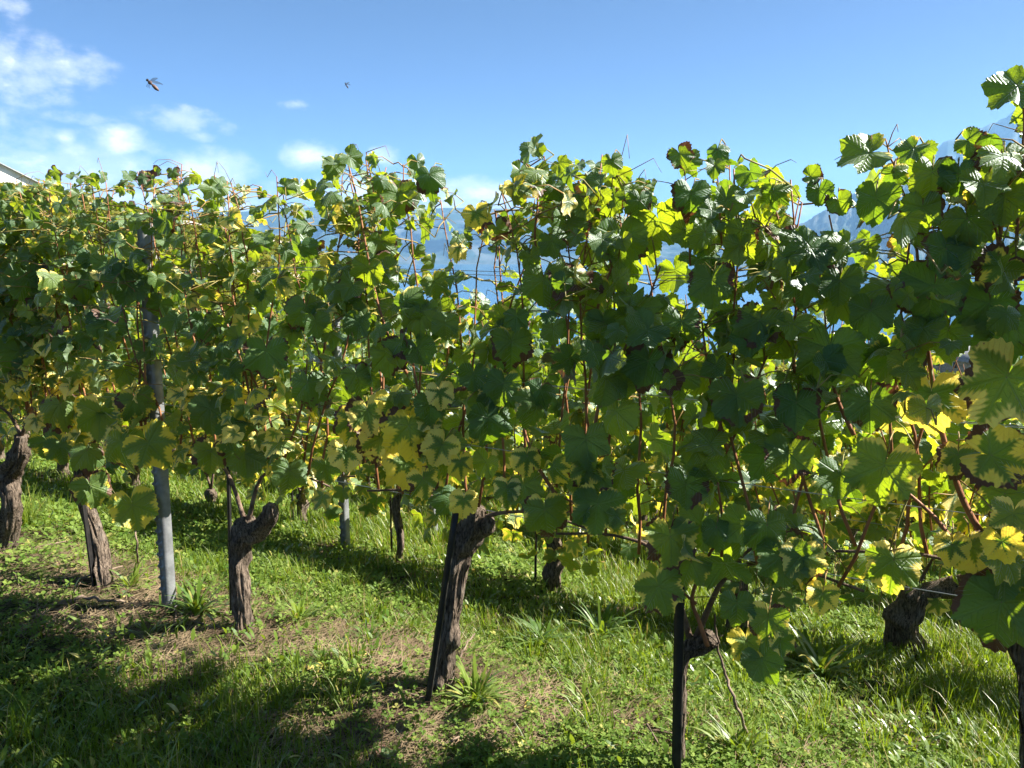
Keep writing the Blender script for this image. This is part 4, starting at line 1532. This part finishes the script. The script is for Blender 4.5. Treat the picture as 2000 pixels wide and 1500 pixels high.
kp = rngG.random(420) < np.exp(-((nn - N1) / .3) ** 2) * .6 + .03
for a_, b_ in zip(x[kp], y[kp]):
    an = rngG.uniform(0, 6.28)
    ln = rngG.uniform(.05, .22)
    p0 = Vector((a_, b_, gz(a_, b_) + .02))
    p1 = p0 + Vector((math.cos(an), math.sin(an), rngG.normal(0, .08))) * ln
    pr.tube([p0, p0.lerp(p1, .5) + Vector((rngG.normal(0, .008), rngG.normal(0, .008), .006)), p1], rngG.uniform(.0018, .0045), 5)
tag(pr.build('cane_prunings', M_WOOD), kind='stuff')

# ------------------------------------------------------------------ weed tufts one can tell apart
def weed(px, py, size_px, count, label, kind='dandelion', seed=0, yellow=.45):
    b = gbase(px, py)
    rng = np.random.default_rng(900 + seed)
    L = size_px / FPX * (b - Vector((0, 0, CAM_Z))).length
    k = count
    P = np.zeros((k, 3))
    k = count = int(count * 2.0)
    P = np.zeros((k, 3))
    P[:, 0] = rng.normal(0, L * .07, k)
    P[:, 1] = rng.normal(0, L * .07, k)
    col = np.stack([np.clip(rng.normal(yellow, .2, k), 0, 1), (rng.random(k) < .06) * .8, rng.random(k), np.zeros(k)], -1)
    yaw = np.linspace(0, 6.283 * 3, k) + rng.normal(0, .3, k)
    if kind == 'grass':
        V, F, C = blades(P, L * rng.uniform(.6, 1.15, k), np.full(k, .0042), yaw, np.abs(rng.normal(.35, .2, k)), rng.uniform(.4, 1.3, k), col, 5)
    else:
        V, F, C = ovals(P, L * rng.uniform(.35, 1.15, k), L * rng.uniform(.04, .085, k), yaw + rng.normal(0, .5, k), rng.uniform(.2, 1.25, k), rng.uniform(.5, 2.0, k), col, 7)
        if kind == 'dandelion':
            Vr = V.reshape(k, 8, 2, 3)
            mid = Vr.mean(2, keepdims=True)
            jag = np.array([1, .8, 1.25, .7, 1.3, .75, 1.2, 1])
            Vr = mid + (Vr - mid) * jag[None, :, None, None]
            V = Vr.reshape(-1, 3)
    o = np_mesh('weed', V, F.ravel(), np.arange(len(F)) * 4, [M_WEED], colors={'leaf': C})
    o.location = b
    tag(o, label, 'weed', 'weed tufts under the vines')


weed(930, 1372, 92, 60, 'large bright rosette of narrow leaves at the foot of the sunlit middle vine', 'lance', 1, .75)
weed(385, 1200, 84, 46, 'dark green clump of long leaves right of the foot of the tall metal post', 'lance', 2, .2)
weed(585, 1222, 68, 34, 'low yellow green tuft right of the foot of the knobbly dark vine', 'lance', 3, .8)
weed(292, 1238, 50, 20, 'small jagged leaved tuft in the shade edge below the tall metal post', 'dandelion', 4, .6)
weed(255, 1150, 62, 30, 'yellow green tuft between the slim leaning vine and the tall metal post', 'lance', 5, .85)
weed(55, 1040, 78, 90, 'yellowing grass tuft beside the vine cut by the left edge', 'grass', 6, 1.0)
weed(705, 1352, 52, 24, 'small upright sunlit tuft left of the black leaning stake', 'dandelion', 7, .8)
weed(630, 1300, 44, 40, 'dark spiky tuft on the litter between the knobbly and the middle vine', 'grass', 8, .1)
weed(1140, 1385, 70, 34, 'feathery bright tuft midway between the middle vine and the nearest stake', 'dandelion', 9, .75)
weed(1110, 1440, 66, 30, 'second jagged tuft in the light patch left of the nearest stake', 'dandelion', 10, .65)
weed(1345, 1450, 66, 26, 'flat rosette with long narrow leaves behind the foot of the nearest stake', 'lance', 11, .55)
weed(1440, 1480, 84, 60, 'bright upright clump at the bottom edge, right of the nearest stake', 'lance', 12, .85)
weed(1060, 1265, 90, 30, 'broad leaved dock clump in the shade right of the middle vine', 'lance', 13, .05)
weed(1175, 1255, 90, 26, 'second shaded dock clump, right of the first and below the cream edged leaves', 'lance', 14, .1)
weed(1600, 1320, 110, 40, 'dark dock clump below the low hanging leaves on the right', 'lance', 15, .1)
weed(720, 1255, 60, 30, 'dark green rosette between the second metal post and the middle vine', 'lance', 16, .25)


# twigs, dry stems and stones
def twig(pts, r, label, name='dry_twig', mat=None):
    mb = MB()
    cp = catmull(pts, 6)
    rng = np.random.default_rng(int(pts[0].x * 1000) % 999 + 7)
    cp = [p + Vector(tuple(rng.normal(0, r * .5, 3))) for p in cp]
    mb.tube(cp, list(np.linspace(r, r * .5, len(cp))), 6)
    o = mb.build(name, mat or M_WOOD, None, np.array(pts[0]))
    tag(o, label, 'twig')


def gp(px, py, up=.02):
    p = gbase(px, py)
    return p + UP * up


twig([gp(120, 1185), gp(165, 1180, .035), gp(205, 1182, .03), gp(245, 1178)], .009, 'dark branch lying on the litter below the slim leaning vine')
twig([gp(880, 1325), gp(893, 1310, .03), gp(905, 1300, .06), gp(928, 1285, .11)], .006, 'short grey twig jutting right at the foot of the middle vine')
twig([gp(420, 1222), gp(455, 1250, .03), gp(500, 1268, .02)], .004, 'thin dry stem lying at the foot of the knobbly dark vine')
twig([gp(1462, 1440, .0), front_pt(1440, 1380, .0), front_pt(1418, 1320, .0), front_pt(1402, 1260, .0), front_pt(1395, 1200, .0)], .0055, 'tall dry seed stem rising right of the nearest stake', 'dead_stalk')
twig([gp(270, 1120, .0), front_pt(268, 1075, .0), front_pt(262, 1030, .0), front_pt(258, 990, .0)], .006, 'withered brown stem between the slim leaning vine and the metal post', 'dead_stalk')
twig([gp(1190, 1338, .01), gp(1240, 1345, .02), gp(1300, 1345, .01)], .006, 'dark twig on the ground left of the nearest stake')


def stone(px, py, s, label):
    b = gbase(px, py)
    mb = MB()
    vs, fs = [], []
    nu, nv_ = 14, 9
    for i in range(nv_):
        ph = math.pi * i / (nv_ - 1)
        for j in range(nu):
            th = 2 * math.pi * j / nu
            d = Vector((math.sin(ph) * math.cos(th), math.sin(ph) * math.sin(th), math.cos(ph)))
            rr = s * (1 + .35 * mnoise.noise(d * 1.6 + Vector((px, 0, 0))))
            vs.append((d.x * rr * 1.3, d.y * rr, d.z * rr * .6))
    for i in range(nv_ - 1):
        for j in range(nu):
            fs.append((i * nu + j, i * nu + (j + 1) % nu, (i + 1) * nu + (j + 1) % nu, (i + 1) * nu + j))
    mb.add(vs, fs)
    o = mb.build('stone', M_STONE)
    o.location = b + UP * s * .3
    tag(o, label, 'stone')


stone(1236, 1488, .016, 'small pale stone at the bottom edge left of the nearest stake')
stone(1390, 1482, .012, 'small stone right of the foot of the nearest stake')


# ------------------------------------------------------------------ insects
def insect(px, py, dist, length, roll, label, name, colr):
    d = pdir(px, py).normalized()
    c = Vector((0, 0, CAM_Z)) + d * dist
    root = empty(name, c, label, 'insect')
    m_b = simple_mat(name + '_body', colr, (colr[0] * .35, colr[1] * .3, colr[2] * .3), 900, .5)
    m_d = simple_mat(name + '_head', (.01, .01, .01), (.03, .025, .02), 200, .4)
    m_w, t = new_mat(name + '_wing')
    p = t.n('ShaderNodeBsdfPrincipled', {'Base Color': (.30, .34, .40, 1), 'Roughness': .2, 'Alpha': .55})
    t.n('ShaderNodeOutputMaterial', {'Surface': p.outputs[0]})
    a = R(roll)
    right = Vector((1, 0, 0))
    ax = (right * math.cos(a) - UP * math.sin(a) + Vector((0, .25, 0))).normalized()

    def prof(p0, p1, rad, mat, nm, seg=12):
        mb = MB()
        kk = 12
        pts = [p0.lerp(p1, i / kk) for i in range(kk + 1)]
        rr = [max(1e-5, rad * math.sin(math.pi * (i + .3) / (kk + .6)) ** .6) for i in range(kk + 1)]
        mb.tube(pts, rr, seg)
        return mb.build(nm, mat, root)
    L = length
    prof(ax * -L * .50, ax * -L * .34, L * .10, m_d, 'head')
    prof(ax * -L * .36, ax * -L * .06, L * .135, m_b, 'thorax')
    prof(ax * -L * .08, ax * L * .5, L * .125, m_b, 'abdomen')
    for sg in (0.0, 0.35):
        mb = MB()
        root_p = ax * -L * .18 + UP * L * .1
        wd = (right * .95 + UP * (.18 - sg) + Vector((0, .5 * (1 if sg else -1), 0))).normalized()
        wv = wd.cross(Vector((0, 1, .3))).normalized()
        vs = []
        kk = 10
        for i in range(kk + 1):
            f = i / kk
            hw = L * .12 * math.sin(math.pi * min(1, f * .85 + .12))
            vs += [root_p + wd * L * .8 * f + wv * hw, root_p + wd * L * .8 * f - wv * hw * .6]
        mb.add(vs, [(2 * i, 2 * i + 1, 2 * i + 3, 2 * i + 2) for i in range(kk)])
        mb.build('wing', m_w, root)
    for q in range(3):
        mb = MB()
        p0 = ax * -L * (.3 - .07 * q) - UP * L * .08
        mb.tube([p0, p0 - right * L * .12 - UP * L * .12, p0 - right * L * (.2 - .05 * q) - UP * L * .26], L * .012, 4)
        mb.build('leg', m_d, root)
    return root


insect(298, 166, 1.0, .0165, 46, 'brown bee in flight against the sky, left of centre', 'bee', (.20, .13, .11))
insect(677, 167, 2.6, .019, 62, 'tiny dark fly in the sky, the farther of the two insects', 'fly', (.10, .10, .11))

# ------------------------------------------------------------------ houses
M_PLASTER = simple_mat('white_plaster', (.70, .69, .66), (.80, .79, .77), 1.5, .9)
M_RUBBLE = simple_mat('stone_wall', (.20, .18, .16), (.40, .37, .33), 2.2, .95, .5, 6)
M_SLATE = simple_mat('grey_roof', (.19, .20, .21), (.28, .29, .30), 3, .7, .3, 12)
M_TILE = simple_mat('red_tile_roof', (.26, .10, .06), (.36, .17, .11), 3, .85, .4, 12)
M_GLASS = simple_mat('dark_window', (.02, .025, .03), (.04, .05, .06), 3, .15, spec=.5)
M_TRIM = simple_mat('white_trim', (.62, .61, .58), (.72, .71, .68), 3, .8)
M_ASPHALT = simple_mat('road_asphalt', (.15, .145, .15), (.20, .19, .195), 1, .9)


def house(base, rz, W, D, H, roofh, wall_m, roof_m, label, group=None, wins=3, floors=2, over=.5, chimney=True):
    root = empty('house', base, label, 'house', group)
    root.rotation_euler = (0, 0, rz)
    mb = MB()
    w2, d2 = W / 2, D / 2
    vs = [(-w2, -d2, -6), (w2, -d2, -6), (w2, d2, -6), (-w2, d2, -6), (-w2, -d2, H), (w2, -d2, H), (w2, d2, H), (-w2, d2, H), (-w2, 0, H + roofh), (w2, 0, H + roofh)]
    mb.add(vs, [(0, 1, 5, 4), (2, 3, 7, 6), (1, 2, 6, 9, 5), (3, 0, 4, 8, 7)])
    mb.build('wall', wall_m, root, smooth=False)
    rf = MB()
    s = roofh / d2
    e = over
    t = .28
    top = [(-w2 - e, -d2 - e, H - e * s), (w2 + e, -d2 - e, H - e * s), (w2 + e, 0, H + roofh), (-w2 - e, 0, H + roofh), (w2 + e, d2 + e, H - e * s), (-w2 - e, d2 + e, H - e * s)]
    up = [(a, b, c + t) for a, b, c in top]
    dn = [(a, b, c + .02) for a, b, c in top]
    rf.add(up + dn, [(0, 1, 2, 3), (3, 2, 4, 5), (7, 6, 9, 8), (8, 9, 11, 10), (0, 6, 7, 1), (4, 10, 11, 5), (1, 7, 8, 2), (2, 8, 10, 4), (0, 3, 9, 6), (3, 5, 11, 9)])
    roof = rf.build('roof', roof_m, root, smooth=False)
    if chimney:
        ch = MB()
        ch.box((w2 * .4, d2 * .3, H + roofh * .9 + .4), (.8, .8, 2.0))
        ch.box((w2 * .4, d2 * .3, H + roofh * .9 + 1.46), (1.0, 1.0, .12))
        ch.build('chimney', wall_m, roof, smooth=False)
    fh = H / floors
    for fl in range(floors):
        for i in range(wins):
            for face in (-1, 1):
                xx = -w2 + W * (i + .5) / wins
                if fl == 0 and i == wins // 2 and face == -1:
                    dr = MB()
                    dr.box((xx, face * (d2 + .03), 1.05), (1.1, .1, 2.1))
                    dr.build('door', M_TRIM, root, smooth=False)
                    continue
                fr = MB()
                zc = fl * fh + fh * .55
                fr.box((xx, face * (d2 + .04), zc), (1.3, .12, 1.7))
                f_o = fr.build('window', M_TRIM, root, smooth=False)
                pn = MB()
                pn.box((xx, face * (d2 + .08), zc), (.95, .10, 1.35))
                pn.build('pane', M_GLASS, f_o, smooth=False)
    for fl in range(floors):
        for face in (-1, 1):
            fr = MB()
            zc = fl * fh + fh * .55
            fr.box((face * (w2 + .04), 0, zc), (.12, 1.3, 1.7))
            f_o = fr.build('window', M_TRIM, root, smooth=False)
            pn = MB()
            pn.box((face * (w2 + .08), 0, zc), (.10, .95, 1.35))
            pn.build('pane', M_GLASS, f_o, smooth=False)
    return root


def far_point(px, py, dist):
    d = pdir(px, py)
    hl = math.hypot(d.x, d.y)
    return Vector((0, 0, CAM_Z)) + d * (dist / hl)


# white house on the hill whose roof corner shows at the upper left
hp = far_point(-8, 372, 190)
ev = far_point(45, 360, 190)
house(Vector((hp.x, hp.y, ev.z - 5.2)), R(-53), 14, 13, 5.2, 3.5, M_PLASTER, M_SLATE, 'white house with grey roof on the hill at the upper left edge', over=.6, chimney=False)
# stone houses of the village below, glimpsed at the right
hp = far_point(1884, 742, 200)
house(Vector((hp.x, hp.y, tz(hp.x, hp.y) - .2)), R(-62), 12, 8, 5.6, 3.0, M_RUBBLE, M_SLATE, 'grey stone house below the vineyard, seen between yellow leaves at the right')
hp = far_point(1838, 742, 225)
house(Vector((hp.x, hp.y, tz(hp.x, hp.y) - .4)), R(-30), 9, 7, 4.4, 2.4, M_RUBBLE, M_SLATE, 'small grey outbuilding left of the stone house below the vineyard', wins=2)
hp = far_point(392, 456, 150)
house(Vector((hp.x, hp.y, tz(hp.x, hp.y) - 2.6)), R(20), 9, 7, 3.0, 2.0, M_PLASTER, M_TILE, 'small red roofed house far up the hill, just right of the tall metal post', floors=1, wins=2)


# road and retaining wall below the stone house
def strip(name, pts_px, dist, width, mat, lift, kind):
    mb = MB()
    L = []
    for (px, d) in pts_px:
        q = far_point(px, 740, d)
        L.append(Vector((q.x, q.y, tz(q.x, q.y) + ground_relief(np.array(q.x), np.array(q.y)) + lift)))
    vs = []
    for i, p in enumerate(L):
        tdir = (L[min(i + 1, len(L) - 1)] - L[max(i - 1, 0)])
        tdir.z = 0
        tdir.normalize()
        nn_ = Vector((-tdir.y, tdir.x, 0))
        for s in (-1, 1):
            q = p + nn_ * s * width / 2
            q.z = float(terrain(q.x, q.y) + ground_relief(np.array(q.x), np.array(q.y))) + lift
            vs.append(q)
    mb.add(vs, [(2 * i, 2 * i + 1, 2 * i + 3, 2 * i + 2) for i in range(len(L) - 1)])
    o = mb.build(name, mat, smooth=False)
    tag(o, kind=kind)


strip('road', [(1600 + 20 * i, 176 + 3 * math.sin(i * .3)) for i in range(36)], 0, 5.5, M_ASPHALT, .12, 'structure')


def ret_wall(p0, p1, h, label, mat=None):
    mb = MB()
    k = 24
    vs = []
    u = (p1 - p0)
    u.z = 0
    u.normalize()
    nn_ = Vector((-u.y, u.x, 0)) * .2
    for i in range(k + 1):
        p = p0.lerp(p1, i / k)
        g = float(terrain(p.x, p.y) + ground_relief(np.array(p.x), np.array(p.y)))
        hh = h * (1 + .08 * math.sin(i * 1.7))
        for s, z in ((-1, g - .8), (-1, g + hh), (1, g + hh), (1, g - .8)):
            vs.append((p.x + nn_.x * s, p.y + nn_.y * s, z))
    fs = [(i * 4 + j, i * 4 + (j + 1) % 4, (i + 1) * 4 + (j + 1) % 4, (i + 1) * 4 + j) for i in range(k) for j in range(4)]
    fs += [(3, 2, 1, 0), tuple(k * 4 + j for j in range(4))]
    mb.add(vs, fs)
    o = mb.build('terrace_wall', mat or M_RUBBLE, None, None, smooth=False)
    tag(o, label, 'wall', 'stone terrace walls')


q0, q1 = far_point(1780, 760, 168), far_point(2080, 760, 162)
ret_wall(q0, q1, 1.4, 'low stone wall along the road below the stone house')
q0, q1 = far_point(-60, 500, 60), far_point(190, 500, 66)
ret_wall(q0, q1, 1.5, 'pale terrace wall on the hillside at the far left', M_STONE)
q0, q1 = far_point(300, 560, 75), far_point(760, 590, 82)
ret_wall(q0, q1, 1.5, 'pale terrace wall on the slope behind the second metal post', M_STONE)
q0, q1 = far_point(100, 450, 105), far_point(600, 490, 112)
ret_wall(q0, q1, 1.6, 'higher terrace wall across the hillside on the left', M_STONE)


# ------------------------------------------------------------------ far vineyards: rows beyond count, as coarse sprays of leaves
def far_rows():
    rng = np.random.default_rng(5)
    xs, ys = [], []
    for n in np.arange(N1 + ROWGAP * 7, 60, ROWGAP):
        t = rng.uniform(-2.1 * n, .45 * n, int(22 * n))
        xs.append(TV.x * t + NV.x * (n + rng.normal(0, .13, len(t))))
        ys.append(TV.y * t + NV.y * (n + rng.normal(0, .13, len(t))))
    # the hillside at the left and the slopes below
    for rr in np.arange(18, 175, 1.9):
        k = int(rr * 16)
        a = np.radians(rng.uniform(-60, -4, k))
        r2 = rr + rng.normal(0, .14, k) + 10 * np.sin(a * 3)
        xs.append(r2 * np.sin(a))
        ys.append(r2 * np.cos(a))
    for rr in np.arange(60, 320, 3.0):
        k = int(rr * 6)
        a = np.radians(rng.uniform(-4, 46, k))
        r2 = rr + rng.normal(0, .2, k)
        xs.append(r2 * np.sin(a))
        ys.append(r2 * np.cos(a))
    x = np.concatenate(xs)
    y = np.concatenate(ys)
    rr = np.hypot(x, y)
    hpz = far_point(1884, 742, 200)
    ok = (rr > 13) & (np.hypot(x - hpz.x, y - hpz.y) > 16) & ~((np.degrees(np.arctan2(x, y)) > 22) & (rr > 150) & (rr < 215))
    n = x * NV.x + y * NV.y
    ok &= (n > N1 + ROWGAP * 6.5) | (rr > 40)
    x, y, rr = x[ok], y[ok], rr[ok]
    k = len(x)
    z = terrain(x, y) + ground_relief(x, y) + rng.uniform(.45, 1.75, k)
    s = rng.uniform(.10, .17, k) * np.clip(rr / 45, 1, 2.2)
    base = np.array([(-.6, -.5), (.6, -.5), (.85, .25), (.0, .95), (-.85, .25)])
    u = rng.normal(0, 1, (k, 3))
    u /= np.linalg.norm(u, axis=1, keepdims=True)
    v = rng.normal(0, 1, (k, 3))
    v = v - u * (u * v).sum(1, keepdims=True)
    v /= np.linalg.norm(v, axis=1, keepdims=True)
    V = np.stack([x, y, z], -1)[:, None, :] + s[:, None, None] * (base[None, :, 0:1] * u[:, None] + base[None, :, 1:2] * v[:, None])
    F = (np.arange(k) * 5)[:, None] + np.arange(5)[None]
    ye = np.clip(rng.beta(1.6, 1.8, k), 0, 1)
    C = np.repeat(np.stack([ye, rng.random(k), rng.random(k), np.zeros(k)], -1), 5, axis=0)
    m, t = new_mat('far_vine_leaf')
    at = t.n('ShaderNodeAttribute', attribute_name='leaf')
    sc = t.n('ShaderNodeSeparateColor', {0: at.outputs['Color']})
    c = t.mix(sc.outputs[0], (0.038, 0.066, 0.016), (0.16, 0.14, 0.030))
    dsh = t.n('ShaderNodeBsdfDiffuse', {'Color': c})
    tl = t.n('ShaderNodeBsdfTranslucent', {'Color': t.mix(sc.outputs[0], (0.06, 0.10, 0.008), (0.16, 0.135, 0.012))})
    ad = t.n('ShaderNodeAddShader', {0: dsh.outputs[0], 1: tl.outputs[0]})
    t.n('ShaderNodeOutputMaterial', {'Surface': ad.outputs[0]})
    o = np_mesh('far_vineyard_foliage', V.reshape(-1, 3), F.ravel(), np.arange(k) * 5, [m], colors={'leaf': C}, smooth=False)
    tag(o, kind='stuff')


far_rows()
